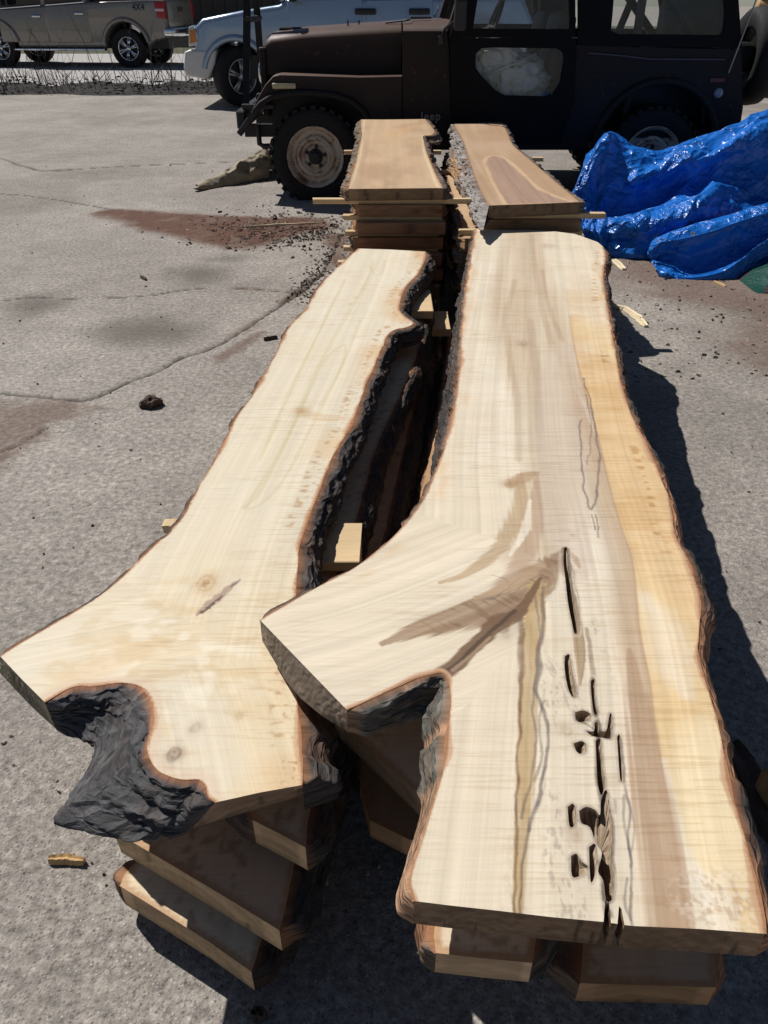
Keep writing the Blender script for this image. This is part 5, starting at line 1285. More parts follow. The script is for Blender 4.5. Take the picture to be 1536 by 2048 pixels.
def steel_wheel(c, face=-1):
    wl_ = bm_obj('wheel', tyre_bm(.335, .20, 'Y', (0, 0, 0), .205, 30), BLACK_RUBBER, jeep, False, world=False); wl_.location = Vector(c)-origin_of(jeep)
    f = face
    bm = bmesh.new(); add_lathe(bm, [(.196, -f*.06), (.192, f*.02), (.188, f*.06), (.207, f*.088), (.213, f*.094), (.216, f*.088), (.212, f*.07)], (0, 0, 0), 'Y', 48)
    add_lathe(bm, [(.190, f*.045), (.165, f*.030), (.150, f*.032), (.142, f*.052), (.128, f*.062), (.105, f*.058), (.085, f*.046), (.055, f*.046), (.001, f*.046)], (0, 0, 0), 'Y', 48)
    rim = bm_obj('rim', bm, RRIM, wl_, True, world=False)
    bm = bmesh.new(); add_lathe(bm, [(.056, f*.045), (.052, f*.075), (.046, f*.095), (.034, f*.10), (.034, f*.115), (.001, f*.118)], (0, 0, 0), 'Y', 24)
    for k in range(5):
        a = 2*math.pi*k/5+.2; add_lathe(bm, [(.015, f*.044), (.014, f*.066), (.001, f*.068)], (.072*math.cos(a), 0, .072*math.sin(a)), 'Y', 6)
    bm_obj('hub', bm, BLACK_METAL, wl_, False, world=False)
    return wl_
for x in (xw, xr):
    steel_wheel((x, 6.425, .305), -1); steel_wheel((x, 7.735, .305), 1)
    bm = bmesh.new(); add_tube(bm, [(x, 6.52, .30), (x, 7.64, .30)], .04, 10); add_lathe(bm, [(.001, -.11), (.09, -.08), (.12, 0), (.09, .08), (.001, .11)], (x, 7.25, .30), 'Y', 16); bm_obj('axle', bm, BLACK_METAL, jeep)
for y in (6.72, 7.42):
    bm = bmesh.new(); add_box(bm, (xr, y, .74), (1.0, .03, .60), bev=.004); add_box(bm, (xr, y+(-.18 if y < 7 else .18), 1.0), (1.0, .34, .03), bev=.004); bm_obj('wheel_housing', bm, BLACK_METAL, jeep)
bm = bmesh.new(); add_box(bm, (.15, 7.08, .42), (.9, .4, .24), bev=.05); bm_obj('transmission', bm, BLACK_METAL, jeep); bm = bmesh.new(); add_box(bm, (2.3, 7.08, .46), (.5, .8, .2), bev=.04); bm_obj('fuel_tank', bm, BLACK_METAL, jeep)
# frame, bumper, springs, tow bar, spare wheel
bm = bmesh.new()
for y in (6.75, 7.4): add_box(bm, (.75, y, .44), (3.7, .06, .09))
bm_obj('chassis_rail', bm, BLACK_METAL, jeep)
bxm = on_y(486, 260, 6.5); bm = bmesh.new(); add_box(bm, (bxm[0], 7.08, .545), (.07, 1.26, .13), bev=.012); bmp = bm_obj('bumper', bm, BLACK_METAL, jeep)
pA, pB = on_y(483, 262, 6.43), on_y(516, 216, 6.43); bm = bmesh.new()
dd = Vector((pB[0]-pA[0], 0, pB[1]-pA[1])); ang = math.atan2(dd.z, dd.x)
add_box(bm, ((pA[0]+pB[0])/2, 6.43, (pA[1]+pB[1])/2), (dd.length+.06, .05, .045), Matrix.Rotation(-ang, 3, 'Y'), .006); add_box(bm, (bxm[0]+.14, 6.43, .64), (.24, .05, .03), bev=.004)
add_lathe(bm, [(.001, -.02), (.026, -.015), (.03, .02)], (bxm[0]+.16, 6.40, .70), 'Y', 14)
bm_obj('bumper_bracket', bm, BLACK_METAL, jeep)
bm = bmesh.new()
for y in (6.62,): add_tube(bm, [(bxm[0]+.10, y, .50), (bxm[0]+.10, y, .36), (bxm[0]+.16, y, .33)], .022, 6); add_tube(bm, [(bxm[0]+.12, y, .34), (xw-.1, y, .36), (xw+.1, y, .36), (xw+.5, y, .46)], .022, 6)
ls_ = bm_obj('leaf_spring', bm, BLACK_METAL, jeep); l2 = ls_.copy(); col.objects.link(l2); l2.location.y += .92
bm = bmesh.new()
t0, t1 = on_y(491, 240, 6.45), on_y(503, -10, 6.8)
for y in (6.50, 7.66): add_tube(bm, [(t0[0], y, .58), (t0[0]+.01, y+(7.08-y)*.35, .95), (t0[0]+.05, 7.08+(y-7.08)*.12, 1.72)], [.030, .036, .036], 4)
add_tube(bm, [(t0[0]+.03, 6.72, 1.18), (t0[0]+.03, 7.44, 1.18)], .022, 6); add_box(bm, (t0[0]+.05, 7.08, 1.74), (.08, .16, .12), bev=.02)
bm_obj('tow_bar', bm, plain('black_tow_bar_steel', (0.012, 0.011, 0.012), .6, .1, .3, 9, 60, .3), jeep)
sx_ = on_y(1520, 110, 7.0)[0]+.02
bm = bmesh.new(); h_ = .11
add_lathe(bm, [(.21, -h_*.7), (.30, -h_), (.335, -h_*.7), (.345, 0), (.335, h_*.7), (.30, h_), (.21, h_*.7)], (sx_, 7.15, .92), 'X', 44)
sp_ = bm_obj('spare_wheel', bm, BLACK_RUBBER, jeep, True)
bm = bmesh.new(); add_lathe(bm, [(.215, -.06), (.12, -.03), (.001, -.03)], (sx_, 7.15, .92), 'X', 32); bm_obj('wheel_back', bm, BLACK_METAL, sp_, True)
bm = bmesh.new(); add_lathe(bm, [(.21, .07), (.19, .03), (.12, .05), (.001, .05)], (sx_, 7.15, .92), 'X', 32); bm_obj('rim', bm, BLACK_METAL, sp_, True)
bm = bmesh.new(); add_box(bm, (sx_-.12, 7.15, .92), (.16, .2, .2), bev=.02); bm_obj('spare_wheel_carrier', bm, BLACK_METAL, jeep)
bm = bmesh.new(); add_box(bm, (xb+.05, 7.08, .46), (.07, 1.3, .12), bev=.012); bm_obj('rear_bumper', bm, BLACK_METAL, jeep)
# inside: seats, steering wheel, roll bar
SEAT = plain('dark_seat_vinyl', (0.02, 0.02, 0.022), .6)
for y in (6.75, 7.42):
    bm = bmesh.new(); add_box(bm, (1.0, y, .68), (.48, .46, .16), bev=.05, seg=3); add_box(bm, (1.27, y, .95), (.14, .46, .56), Matrix.Rotation(.2, 3, 'Y'), .05, 3); o = bm_obj('seat', bm, SEAT, jeep); auto_smooth(o)
bm = bmesh.new(); cx_ = on_y(985, 30, 6.85)[0]
ringp = [(cx_+.07*math.cos(2*math.pi*k/24), 6.85+.19*math.sin(2*math.pi*k/24), 1.13+.18*math.cos(2*math.pi*k/24)) for k in range(25)]
add_tube(bm, ringp, .013, 6, False); add_tube(bm, [(cx_, 6.85, 1.13), (cx_-.35, 6.85, .98)], .02, 6); add_tube(bm, [ringp[6], ringp[18]], .011, 6); add_tube(bm, [ringp[0], (cx_, 6.85, 1.13)], .011, 6); bm_obj('steering_wheel', bm, BLACK_TRIM, jeep)
bm = bmesh.new(); xq = on_y(1275, 20, 6.6)[0]
add_tube(bm, [(xq, 6.5, .5), (xq, 6.52, 1.45), (xq, 6.65, 1.60), (xq, 7.5, 1.60), (xq, 7.64, 1.45), (xq, 7.66, .5)], .032, 8)
for y in (6.53, 7.63): add_tube(bm, [(xq, y, 1.52), (xq+.55, y, .95), (xq+.62, y, .5)], .032, 8)
add_tube(bm, [(xq, 6.55, 1.50), (xq, 7.4, .8)], .028, 8)
bm_obj('roll_bar', bm, BLACK_METAL, jeep)
# pale sacks and a rod lying inside, seen through the lower window
cm = plain('pale_sack_cloth', (0.55, 0.57, 0.50), .8, 0, .25, 14, 60, .5)
for u_, v_, s_, la in ((985, 118, .13, 'pale folded sack seen through the upper left of the lower door window'), (1035, 165, .15, 'pale grey green bundle seen low in the lower door window')):
    px_, pz_ = on_y(u_, v_, 6.5); bm = bmesh.new(); bmesh.ops.create_icosphere(bm, subdivisions=5, radius=1.0)
    for v in bm.verts:
        k = .45+.9*float(1-abs(2*fbm(v.co.x*2.6+u_, v.co.y*2.6, v.co.z*2.6, 4)-1)); v.co = Vector((v.co.x*s_*1.3*k, v.co.y*s_*.7*k, v.co.z*s_*k))
    o = bm_obj('cloth_sack', bm, cm, None, True, world=False); o.location = (px_, 6.52, pz_); tag(o, la, 'sack', 'bundles inside the parked vehicle')
r0, r1 = on_y(965, 155, 6.40), on_y(1075, 108, 6.40); bm = bmesh.new(); add_tube(bm, [(r0[0], 6.40, r0[1]), (r1[0], 6.44, r1[1])], .007, 6)
tag(bm_obj('metal_rod', bm, plain('pale_rod', (0.6, 0.6, 0.56), .4, .3), None, True, loc=(r0[0], 6.4, r0[1])), 'thin pale rod leaning inside behind the lower door window', 'rod')
# ------------------------------------------------------------------ silver utility vehicle beyond
SILVER = plain('silver_car_paint', (0.31, 0.40, 0.52), .25, .35, .06, 3, 200, .02, Coat_Weight=.6)
PALE_BUMPER = plain('pale_bumper_plastic', (0.62, 0.62, 0.60), .45, 0, .1)
YV = 12.72
suv = thing('silver_car', (-.6, 13.6, 0), 'silver utility car with pale bumper standing behind the dark vehicle, steered front wheel', 'car')
fx = on_y(478, 158, YV+.1)[0]; rx_ = fx+3.0; X0 = on_y(372, 130, YV)[0]
low = [(X0+.10, .40), (X0+.14, .70), (X0+.18, 1.00), (X0+.30, 1.10), (X0+.9, 1.20), (X0+1.38, 1.26), (X0+1.5, 1.32), (X0+4.75, 1.36), (X0+4.95, 1.0), (X0+5.0, .42)] + arc(rx_, .40, .43, 0, 180, 14) + arc(fx, .40, .43, 0, 180, 14)
bm = bmesh.new(); add_prism_y(bm, low, YV, YV+1.86, .07, 4); o = bm_obj('body', bm, SILVER, suv); auto_smooth(o, 50)
gh = [(X0+1.40, 1.30), (X0+2.05, 1.80), (X0+4.45, 1.82), (X0+4.8, 1.34)]
bm = bmesh.new(); add_prism_y(bm, gh, YV+.10, YV+1.76, .05, 3); o = bm_obj('cabin_glass', bm, DARK_GLASS, suv); auto_smooth(o, 50)
bm = bmesh.new(); add_box(bm, (X0+3.25, YV+.93, 1.83), (2.45, 1.66, .06), bev=.03, seg=2); auto_smooth(bm_obj('roof', bm, SILVER, suv))
bm = bmesh.new()
for xa_, xb_ in ((1.40, 2.05), (2.62, 2.66), (3.65, 3.70), (4.78, 4.45)):
    for y in (YV+.085, YV+1.775): add_tube(bm, [(X0+xa_, y, 1.31), (X0+xb_, y, 1.81)], .04, 6)
bm_obj('pillar', bm, SILVER, suv)
bm = bmesh.new(); add_tube(bm, [(x, YV-.006, z_) for x, z_ in arc(fx, .40, .47, 8, 168, 20)], .045, 8); auto_smooth(bm_obj('fender_flare', bm, SILVER, suv), 60)
bm = bmesh.new(); add_tube(bm, [(x, YV-.006, z_) for x, z_ in arc(rx_, .40, .47, 8, 168, 20)], .045, 8); auto_smooth(bm_obj('fender_flare', bm, SILVER, suv), 60)
bm = bmesh.new(); add_prism_y(bm, [(X0-.02, .40), (X0-.04, .50), (X0, .70), (X0+.08, .73), (X0+.46, .72), (X0+.42, .55), (X0+.30, .36)], YV-.02, YV+1.88, .04, 3); auto_smooth(bm_obj('front_bumper', bm, PALE_BUMPER, suv), 50)
bm = bmesh.new(); add_prism_y(bm, [(X0+.07, .77), (X0+.10, 1.0), (X0+.17, 1.02), (X0+.22, .9), (X0+.20, .77)], YV-.008, YV+.3, .02, 2); auto_smooth(bm_obj('headlight', bm, plain('headlight_lens', (0.6, 0.62, 0.62), .1, .1), suv))
bm = bmesh.new(); add_prism_y(bm, [(X0+.09, .80), (X0+.11, .97), (X0+.19, .97), (X0+.20, .82)], YV-.014, YV+.1, .01, 2); auto_smooth(bm_obj('amber_lamp', bm, plain('amber_lens', (0.62, 0.22, 0.04), .2), suv))
xd = on_y(573, 40, YV)[0]
for k, (x0_, x1_) in enumerate(((xd, xd+1.08), (xd+1.09, xd+2.05))):
    bm = bmesh.new(); add_prism_y(bm, [(x0_, .50), (x0_+.02, 1.31), (x1_-.02, 1.33), (x1_, .50)], YV-.010, YV+.05, .014, 2); d = bm_obj('door', bm, SILVER, suv); auto_smooth(d, 50)
    hx = on_y(731, 23, YV)[0] if k == 0 else x1_-.2
    bm = bmesh.new(); add_box(bm, (hx, YV-.03, on_y(731, 23, YV)[1]), (.29, .035, .075), bev=.016, seg=2); auto_smooth(bm_obj('handle', bm, BLACK_TRIM, d))
bm = bmesh.new(); add_box(bm, (xd+.12, YV-.14, 1.38), (.13, .2, .17), bev=.04, seg=3); auto_smooth(bm_obj('door_mirror', bm, BLACK_TRIM, suv))
ALLOY = plain('alloy_wheel', (0.50, 0.49, 0.46), .35, .7, .15, 10)
for x, y, rz in ((fx, YV+.18, math.radians(38)), (fx, YV+1.70, math.radians(38)), (rx_, YV+.14, 0), (rx_, YV+1.72, 0)):
    wl_ = wheel_spoked(suv, Vector((x, y, .385))-origin_of(suv), .385, .25, .225, ALLOY, BLACK_METAL, 5, rz=rz)
bm = bmesh.new(); add_box(bm, (X0+2.6, YV+.93, .5), (4.4, 1.5, .3)); bm_obj('underbody', bm, BLACK_METAL, suv)

# ------------------------------------------------------------------ brown pickup on the road
BRONZE = plain('bronze_brown_paint', (0.225, 0.205, 0.178), .30, .35, .06, 2, 200, .02, Coat_Weight=.6)
pk = thing('pickup_truck', (on_y(336, 90, 20.5)[0], 20.5, 0), 'brown crew cab pickup truck parked on the road at the top left', 'pickup truck', rz=math.radians(-7))
def pl(name, bm, mat, parent=pk, smooth=45):
    o = bm_obj(name, bm, mat, parent, world=False)
    return auto_smooth(o, smooth) if smooth else o
ra, fa_ = -.98, -4.12
lowp = [(0, .62), (0, 1.34), (-1.72, 1.30), (-4.45, 1.14), (-5.15, 1.06), (-5.3, .95), (-5.34, .5)] + arc(fa_, .42, .50, 180, 0, 14) + [(-3.5, .42), (-1.6, .42)] + arc(ra, .42, .50, 180, 0, 14) + [(-.3, .55)]
bm = bmesh.new(); add_prism_y(bm, lowp, 0, 2.0, .06, 3); pl('body', bm, BRONZE)
bm = bmesh.new(); add_prism_y(bm, [(-1.82, 1.27), (-1.95, 1.92), (-3.35, 1.92), (-4.1, 1.16)], .09, 1.91, .06, 3); pl('cab_glass', bm, DARK_GLASS)
bm = bmesh.new(); add_box(bm, (-2.65, 1.0, 1.93), (1.5, 1.78, .08), bev=.035, seg=2); pl('roof', bm, BRONZE)
bm = bmesh.new()
for xa_, xb_ in ((-1.84, -1.96), (-2.85, -2.78), (-4.08, -3.36)):
    for y in (.085, 1.915): add_tube(bm, [(xa_, y, 1.24), (xb_, y, 1.92)], .05, 6)
pl('pillar', bm, BRONZE)
bm = bmesh.new(); add_box(bm, (-.86, 1.0, 1.33), (1.56, 1.7, .03)); pl('bed_cover', bm, BLACK_TRIM)
bm = bmesh.new(); add_box(bm, (-.85, .03, 1.348), (1.70, .05, .018), Matrix.Rotation(math.radians(1.3), 3, 'Y'), .005); pl('bed_rail', bm, CHROME)
for x0_, x1_, hx in ((-2.80, -1.78, -1.98), (-3.98, -2.82, -3.02)):
    bm = bmesh.new(); add_prism_y(bm, [(x0_, .52), (x0_+.01, 1.30+.058*(x0_+1.72)-.03), (x1_-.01, 1.30+.058*(x1_+1.72)-.03), (x1_, .52)], -.012, .04, .015, 2); d = pl('door', bm, BRONZE)
    bm = bmesh.new(); add_box(bm, (hx, -.035, 1.08+.05*(hx+2)), (.20, .035, .05), bev=.014, seg=2); pl('handle', bm, CHROME, d)
    bm = bmesh.new(); add_tube(bm, [(x0_+.05, -.012, 1.302+.058*(x0_+1.72)), (x1_-.05, -.012, 1.302+.058*(x1_+1.72))], .012, 6); pl('window_trim', bm, CHROME, d)
for a_ in (ra, fa_):
    bm = bmesh.new(); add_tube(bm, [(x, -.006, z_) for x, z_ in arc(a_, .42, .55, 12, 168, 20)], .05, 8); pl('fender_flare', bm, BRONZE, pk, 60)
    for y, o_ in ((.15, -1), (1.85, 1)):
        wheel_spoked(pk, Vector((a_, y, .40)), .40, .26, .235, CHROME, BLACK_METAL, 6)
bm = bmesh.new(); add_prism_y(bm, [(.015, .98), (-.17, 1.0), (-.20, 1.30), (.015, 1.31)], -.014, .16, .012, 2); tl_ = pl('tail_light', bm, plain('red_lens', (0.30, 0.016, 0.022), .2))
bm = bmesh.new(); add_box(bm, (-.09, -.018, 1.15), (.20, .012, .05), bev=.004); pl('reversing_lens', bm, plain('white_lens', (0.6, 0.5, 0.5), .2), tl_)
bm = bmesh.new(); add_prism_y(bm, [(.015, .98), (-.17, 1.0), (-.20, 1.30), (.015, 1.31)], 1.84, 2.014, .012, 2); pl('tail_light', bm, bpy.data.materials['red_lens'])
bm = bmesh.new(); add_box(bm, (.012, 1.0, 1.02), (.03, 1.6, .58), bev=.02, seg=2); tg = pl('tailgate', bm, BRONZE)
bm = bmesh.new(); add_box(bm, (.032, 1.0, 1.16), (.012, .32, .10), bev=.01); pl('tailgate_handle', bm, BLACK_TRIM, tg)
bm = bmesh.new(); add_box(bm, (.06, 1.0, .72), (.24, 2.02, .17), bev=.035, seg=3); bp = pl('rear_bumper', bm, CHROME)
bm = bmesh.new(); add_box(bm, (.19, 1.0, .73), (.02, .4, .12), bev=.005); pl('plate_recess', bm, BLACK_TRIM, bp)
bm = bmesh.new(); add_box(bm, (-2.6, .02, .38), (2.2, .16, .05), bev=.015, seg=2); pl('side_step', bm, CHROME)
bm = bmesh.new(); add_box(bm, (-2.6, 1.0, .50), (5.1, 1.6, .2)); pl('underbody', bm, BLACK_METAL, pk, 0)
bm = bmesh.new(); add_box(bm, (-3.75, -.13, 1.33), (.14, .22, .22), bev=.05, seg=3); pl('door_mirror', bm, BLACK_TRIM)
cu = bpy.data.curves.new('bed_text', 'FONT'); cu.body = '4X4'; cu.size = .17; cu.extrude = .001; cu.offset = .004
tmp = bpy.data.objects.new('bed_text', cu); col.objects.link(tmp); dg = bpy.context.evaluated_depsgraph_get(); me = bpy.data.meshes.new_from_object(tmp.evaluated_get(dg)); bpy.data.objects.remove(tmp)
mesh_obj('lettering', [(v.co.x-.72, -.004-v.co.z, v.co.y+1.15) for v in me.vertices], [list(p.vertices) for p in me.polygons], BLACK_TRIM, pk, world=False)

# ------------------------------------------------------------------ verge, road, far buildings and trees
rm = plain('pale_gravel_road', (0.40, 0.385, 0.37), .9, 0, .25, 3.0, 14, .6)
def strip(name, x0, x1, y0, y1, z_, mat, nx=60, ny=20, amp=.0, f=1.0, kind='structure', edge=None):
    xs_ = np.linspace(x0, x1, nx); ys_ = np.linspace(y0, y1, ny); Y, X = np.meshgrid(ys_, xs_, indexing='ij')
    e = np.minimum(1, np.minimum(Y-y0, y1-Y)/(.25*(y1-y0)+1e-6))
    Z = z_+amp*fbm(X*f, Y*f, 3.0, 4)*e
    if edge: Y = Y+edge*(fbm(X*1.5, Y*.5, 8.0, 3)-.5)
    o = grid_obj(name, np.stack([X, Y, Z], -1), mat)
    o['kind'] = kind; return o
strip('road', -60, 60, 16.0, 27.0, .006, rm, 160, 30, .03, .6)
soilm = plain('verge_soil', (0.013, 0.010, 0.008), .95, 0, .6, 9, 30, 1.0)
strip('verge', -16, -1.2, 14.4, 16.2, -.02, soilm, 260, 40, .20, 2.2, edge=.5)
strip('lawn', -60, 60, 27.0, 60.0, .012, plain('dull_grass', (0.07, 0.075, 0.035), .95, 0, .5, 2, 20, .6), 40, 20, .1, .3)
TWIG = plain('dead_stem', (0.06, 0.043, 0.03), .9, 0, .4, 20)
bm = bmesh.new(); R = random.Random(3)
def twig(x, y, h, r, bend):
    p = [(x, y, .02)]; d = [R.uniform(-bend, bend), R.uniform(-bend, bend)]
    for k in range(1, 4): p.append((x+d[0]*h*(k/3)**1.5, y+d[1]*h*(k/3)**1.5, .02+h*k/3))
    add_tube(bm, p, [r, r*.8, r*.6, r*.3], 3, False)
    for q in range(R.randint(0, 3)):
        k = R.uniform(.3, .9); b = [x+d[0]*h*k**1.5, y+d[1]*h*k**1.5, .02+h*k]; l = h*R.uniform(.12, .35)
        add_tube(bm, [b, (b[0]+R.uniform(-l, l)*.7, b[1]+R.uniform(-l, l)*.7, b[2]+l*.7)], [r*.5, r*.2], 3, False)
for k in range(420):
    x = -10.2+7.4*R.random()**1.15; y = R.uniform(14.7, 16.0); h = R.uniform(.15, .45) if R.random() < .72 else R.uniform(.5, 1.15)
    twig(x, y, h, R.uniform(.004, .009), .45 if h > .5 else .9)
o = bm_obj('dead_stems', bm, TWIG); o['kind'] = 'stuff'; o['label'] = 'dry brown weed stems along the verge'
bm = bmesh.new()
for k in range(1500):
    x = -10.5+9.0*R.random()**1.2; y = R.uniform(14.5, 16.1); s_ = R.uniform(.02, .06)
    m = Matrix.Translation((x, y, R.uniform(.03, .17))) @ Matrix.Rotation(R.uniform(0, 6), 4, 'Z') @ Matrix.Rotation(R.uniform(-1, 1), 4, 'X')
    vs_ = [bm.verts.new(m @ Vector(p)) for p in ((-s_, 0, 0), (0, -s_*.4, s_*.1), (s_, 0, 0), (0, s_*.4, s_*.12))]; bm.faces.new(vs_)
o = bm_obj('leaf_litter', bm, plain('dead_leaf', (0.04, 0.029, 0.02), .9, 0, .7, 15)); o['kind'] = 'stuff'

LOG = lumber_material('varnished_log', (0.42, 0.26, 0.11))
cab = thing('log_cabin', (7.6, 14.4, 0), 'honey coloured log wall of a cabin behind the dark vehicle at the right edge', 'cabin')
lm = None
for side_, (cx_, cy_, ln_, ax) in enumerate(((8.35, 14.4, 5.0, 'X'), (10.7, 17.0, 5.2, 'Y'))):
    for k in range(17):
        if lm is None or k == 0:
            bm = bmesh.new(); e_ = Vector((ln_/2, 0, 0)) if ax == 'X' else Vector((0, ln_/2, 0)); add_tube(bm, [-e_, e_], .088, 12); tmpo = bm_obj('log', bm, LOG, cab, True, world=False); lm = tmpo.data
        else:
            tmpo = bpy.data.objects.new('log', lm); col.objects.link(tmpo); tmpo.parent = cab
        tmpo.location = (cx_-7.6, cy_-14.4, .09+.165*k)
bm = bmesh.new(); add_prism_y(bm, [(5.6, 2.85), (11.2, 2.85), (11.2, 3.0), (5.6, 3.0)], 13.9, 20.2, .02); bm_obj('roof', bm, plain('dark_shingle', (0.07, 0.065, 0.06), .9), cab)

shed = thing('shed', (-7.0, 33.0, 0), 'long dark board sided shed far behind the pickup truck', 'shed')
BOARD = plain('dark_board', (0.075, 0.062, 0.052), .8, 0, .4, 3)
bm = bmesh.new(); add_box(bm, (-7, 35, 1.6), (26, 4, 3.2)); bm_obj('wall', bm, BOARD, shed)
bm = bmesh.new(); add_prism_y(bm, [(-20.4, 3.2), (6.4, 3.2), (6.0, 4.4), (-20, 4.4)], 32.6, 37.4, .03); bm_obj('roof', bm, plain('grey_roof_sheet', (0.12, 0.12, 0.12), .6), shed)
me = None
for k in range(60):
    if me is None:
        bm = bmesh.new(); add_box(bm, (0, 0, 0), (.40, .03, 3.1), bev=.006); b = bm_obj('board', bm, BOARD, shed, world=False); me = b.data
    else: b = bpy.data.objects.new('board', me); col.objects.link(b); b.parent = shed
    b.location = (-12.8+.434*k, -.02, 1.58)
# ------------------------------------------------------------------ things lying on the yard
# crumpled tan sheet by the front wheel
TANM = plain('tan_tarred_paper', (0.30, 0.245, 0.165), .75, 0, .4, 12, 50, .5)
nu, nv = 90, 60; U, Vv = np.meshgrid(np.linspace(0, 1, nu), np.linspace(0, 1, nv))
x0c, y0c = on_z(392, 383); x1c, y1c = on_z(540, 350)
rad = .045+.115*sstep(.18, .6, U)+.015*np.sin(U*9)
ang_ = -.35+Vv*3.6-(1-sstep(.1, .5, U))*.5
px_ = x0c+(x1c-x0c)*U+.02*np.sin(ang_*2+U*7); py_ = y0c+(y1c-y0c)*U-np.cos(ang_)*rad*1.4+.06; pz_ = np.maximum(.004, np.sin(ang_)*rad+.03*sstep(.75, 1, U)*np.sin(ang_)+.05*(1-sstep(0, .12, U))*sstep(.5, 0, Vv))
cr_ = 1-np.abs(2*fbm(px_*7, py_*7, pz_*7, 3)-1); pz_ = np.maximum(.003, pz_*(.72+.45*cr_)); py_ = py_-.05*(cr_-.5)
o = grid_obj('crumpled_sheet', np.stack([px_, py_, pz_], -1), TANM, loc=(float(px_.mean()), float(py_.mean()), 0)); tag(o, 'crumpled tan sheet rolled on the concrete beside the rusty front wheel', 'sheet')
def chunk(name, u, v, sx, sy, sz, mat, label, cat, rz=0, sub=4, rough=.5, group=None, seed=0):
    x, y = on_z(u, v); bm = bmesh.new(); bmesh.ops.create_icosphere(bm, subdivisions=sub, radius=1.0)
    for q in bm.verts:
        c_ = q.co; k = 1-rough/2+rough*float(1-abs(2*fbm(c_.x*1.3+seed, c_.y*1.3+u, c_.z*1.3, 4)-1)); st = 1+.18*float(fbm(c_.x*.5+seed, c_.y*9, c_.z*9, 2)-.5)
        q.co = Vector((c_.x*sx*k, c_.y*sy*k*st, max(c_.z*sz*k, -sz*.55)))
    o = bm_obj(name, bm, mat, None, False, world=False); o.location = (x, y, sz*.5); o.rotation_euler = (0, 0, rz)
    return tag(o, label, cat, group)
BARKCH = plain('loose_bark', (0.085, 0.058, 0.042), .95, 0, .7, 30, 90, .8)
SPLINT = lumber_material('fresh_splinter', (0.52, 0.33, 0.15)); PALEW = lumber_material('pale_shaving', (0.70, 0.58, 0.38))
chunk('bark_chunk', 303, 812, .030, .024, .022, BARKCH, 'dark lump of bark alone on the concrete left of the creamy slab', 'bark', .4, rough=1.1)
def splinter(pts, wd, th, mat, label, cat, name, seed=0, group=None, z0=.003):
    P = [Vector((*on_z(u, v), z0)) for u, v in pts]; R_ = random.Random(seed); bm = bmesh.new(); n = 26; ringsA = []
    for k in range(n+1):
        t_ = k/n*(len(P)-1); i = min(int(t_), len(P)-2); p = P[i].lerp(P[i+1], t_-i); d = (P[i+1]-P[i]).normalized(); s_ = Vector((-d.y, d.x, 0))
        w_ = wd*(.45+.55*math.sin(math.pi*min(.97, max(0.03, k/n)))**.5)*(1+.10*(R_.random()-.5)); h = th*(.85+.3*float(nz(k*.35, seed*3.1, 1.0)))
        ringsA.append([bm.verts.new(p-s_*w_/2), bm.verts.new(p-s_*w_*.3+Vector((0, 0, h))), bm.verts.new(p+s_*w_*.05+Vector((0, 0, h*.75))), bm.verts.new(p+s_*w_*.3+Vector((0, 0, h*1.05))), bm.verts.new(p+s_*w_/2)])
    for A, B in zip(ringsA[:-1], ringsA[1:]):
        for j in range(4): bm.faces.new((A[j], B[j], B[j+1], A[j+1]))
    bm.faces.new(ringsA[0]); bm.faces.new(ringsA[-1][::-1])
    c = sum(P, Vector())/len(P); o = bm_obj(name, bm, mat, None, loc=(c.x, c.y, 0)); return tag(o, label, cat, group)
splinter([(100, 1725), (135, 1722), (170, 1728)], .018, .012, SPLINT, 'torn orange brown wood splinter on the concrete at the lower left', 'splinter', 'wood_splinter', 1)
splinter([(490, 457), (560, 452), (638, 449)], .022, .012, PALEW, 'long pale stick lying on the reddish soil patch', 'stick', 'pale_stick', 2)
splinter([(1222, 614), (1250, 620), (1268, 632), (1282, 640)], .035, .014, PALEW, 'curved pale wood shaving on the ground right of the rotted slab', 'shaving', 'wood_shaving', 3)
splinter([(1262, 630), (1278, 640), (1292, 655)], .040, .010, PALEW, 'torn pointed shaving at the end of the curved one', 'shaving', 'wood_shaving', 4)
splinter([(1228, 522), (1238, 530), (1248, 541)], .045, .010, PALEW, 'small pale chip lying in front of the blue tarpaulin shadow', 'chip', 'wood_chip', 5)
splinter([(1427, 565), (1440, 570), (1450, 575)], .015, .008, SPLINT, 'tiny reddish chip in front of the tarpaulin fold', 'chip', 'wood_chip', 6)
splinter([(528, 682), (555, 677)], .014, .012, BARKCH, 'short dark twig on the concrete between the crack and the creamy slab', 'twig', 'twig', 7)
splinter([(282, 556), (293, 562)], .02, .012, BARKCH, 'small dark bark sliver left of the dark oval stain', 'bark', 'bark_sliver', 8)
splinter([(1456, 1500), (1490, 1560), (1520, 1620), (1560, 1690)], .075, .028, BARKCH, 'dark slab of fallen bark in the shadow right of the rotted slab', 'bark', 'bark_slab', 9)
splinter([(1505, 1590), (1525, 1610), (1545, 1640)], .018, .06, SPLINT, 'pale broken splinter on the fallen bark at the right edge', 'splinter', 'wood_splinter', 10, z0=.02)
splinter([(505, 2042), (520, 2030), (528, 2046)], .02, .02, BARKCH, 'dark bark crumb at the bottom edge by the shadow', 'bark', 'bark_crumb', 11)
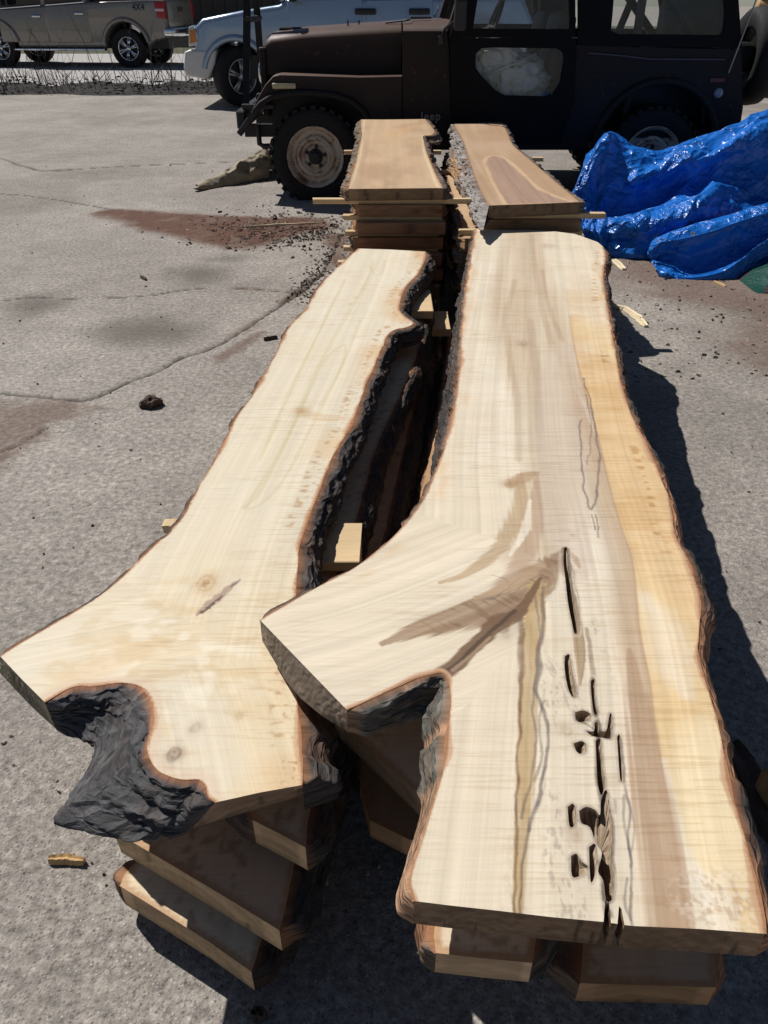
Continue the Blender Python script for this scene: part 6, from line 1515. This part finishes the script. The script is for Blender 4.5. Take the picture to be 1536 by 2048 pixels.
# green bag at the right edge
gxp, gyp = on_z(1512, 588)
U, Vv = np.meshgrid(np.linspace(0, 1, 60), np.linspace(0, 1, 40))
bx_ = gxp+.55*U; by_ = gyp-.03*U+.40*Vv; bz_ = np.minimum(1, U*2.4)*.13*np.sin(np.pi*np.clip(Vv, .02, .98))**.6*(.7+.6*fbm(bx_*7, by_*7, 1.0, 3))+.004
tb = NT('green_bag_plastic'); cc = tb.mix(tb.ramp(tb.noise(tb.coords(), 9.0, 3), [(.52, 0.0), (.56, 1.0)]), (0.012, 0.062, 0.045, 1), (0.11, 0.03, 0.05, 1)); tb.fin(cc, .3, 0.0, tb.bump(tb.noise(tb.coords(), 30.0, 4), .6, .01))
o = grid_obj('plastic_bag', np.stack([bx_, by_, bz_], -1), tb.m, loc=(gxp+.2, gyp+.2, 0)); tag(o, 'green plastic bag corner on the ground at the right edge below the tarpaulin', 'bag')
# chips, crumbs and bark bits scattered over the yard
R = random.Random(21); bmD, bmP = bmesh.new(), bmesh.new()
def chip(bm, x, y, s_, flat=.35):
    m = Matrix.Translation((x, y, s_*.2+.002)) @ Matrix.Rotation(R.uniform(0, 6.3), 4, 'Z') @ Matrix.Rotation(R.uniform(-.3, .3), 4, 'X')
    a = R.uniform(.3, .8)
    V_ = [bm.verts.new(m @ Vector((px*s_*R.uniform(.7, 1.2), py*s_*a*R.uniform(.7, 1.2), pz*s_*flat*R.uniform(.6, 1.3)))) for px, py, pz in ((-1, 0, -.6), (0, -1, -.6), (1, 0, -.6), (0, 1, -.6), (-.5, .1, .8), (.5, -.1, 1))]
    for f in ((0, 1, 5, 4), (1, 2, 5), (2, 3, 5), (3, 0, 4), (3, 4, 5)): bm.faces.new([V_[i] for i in f])
for k in range(1700):
    u, v = R.gauss(545, 80), R.gauss(463, 15); x, y = on_z(u, v); chip(bmD, x, y, R.uniform(.004, .015)*(1 if R.random() < .93 else 2.0))
for k in range(420):
    t_ = R.random(); u, v = 690-90*t_+R.gauss(0, 18), 470+130*t_+R.gauss(0, 8); x, y = on_z(u, v); chip(bmD, x, y, R.uniform(.004, .013))
for k in range(420):
    u, v = R.uniform(0, 1536), 330+R.random()**1.3*1450; x, y = on_z(u, v); chip(bmD if R.random() < .5 else bmP, x, y, R.uniform(.002, .006)*(1+.16*y))
for k in range(160):
    u, v = R.uniform(1210, 1536), R.uniform(520, 760); x, y = on_z(u, v); chip(bmD if R.random() < .6 else bmP, x, y, R.uniform(.005, .016))
for k in range(60):
    u, v = R.gauss(520, 90), R.gauss(460, 16); x, y = on_z(u, v); chip(bmP, x, y, R.uniform(.008, .02))
o = bm_obj('bark_litter', bmD, BARKCH); o['kind'] = 'stuff'; o = bm_obj('wood_crumbs', bmP, plain('pale_crumb', (0.42, 0.35, 0.27), .9)); o['kind'] = 'stuff'
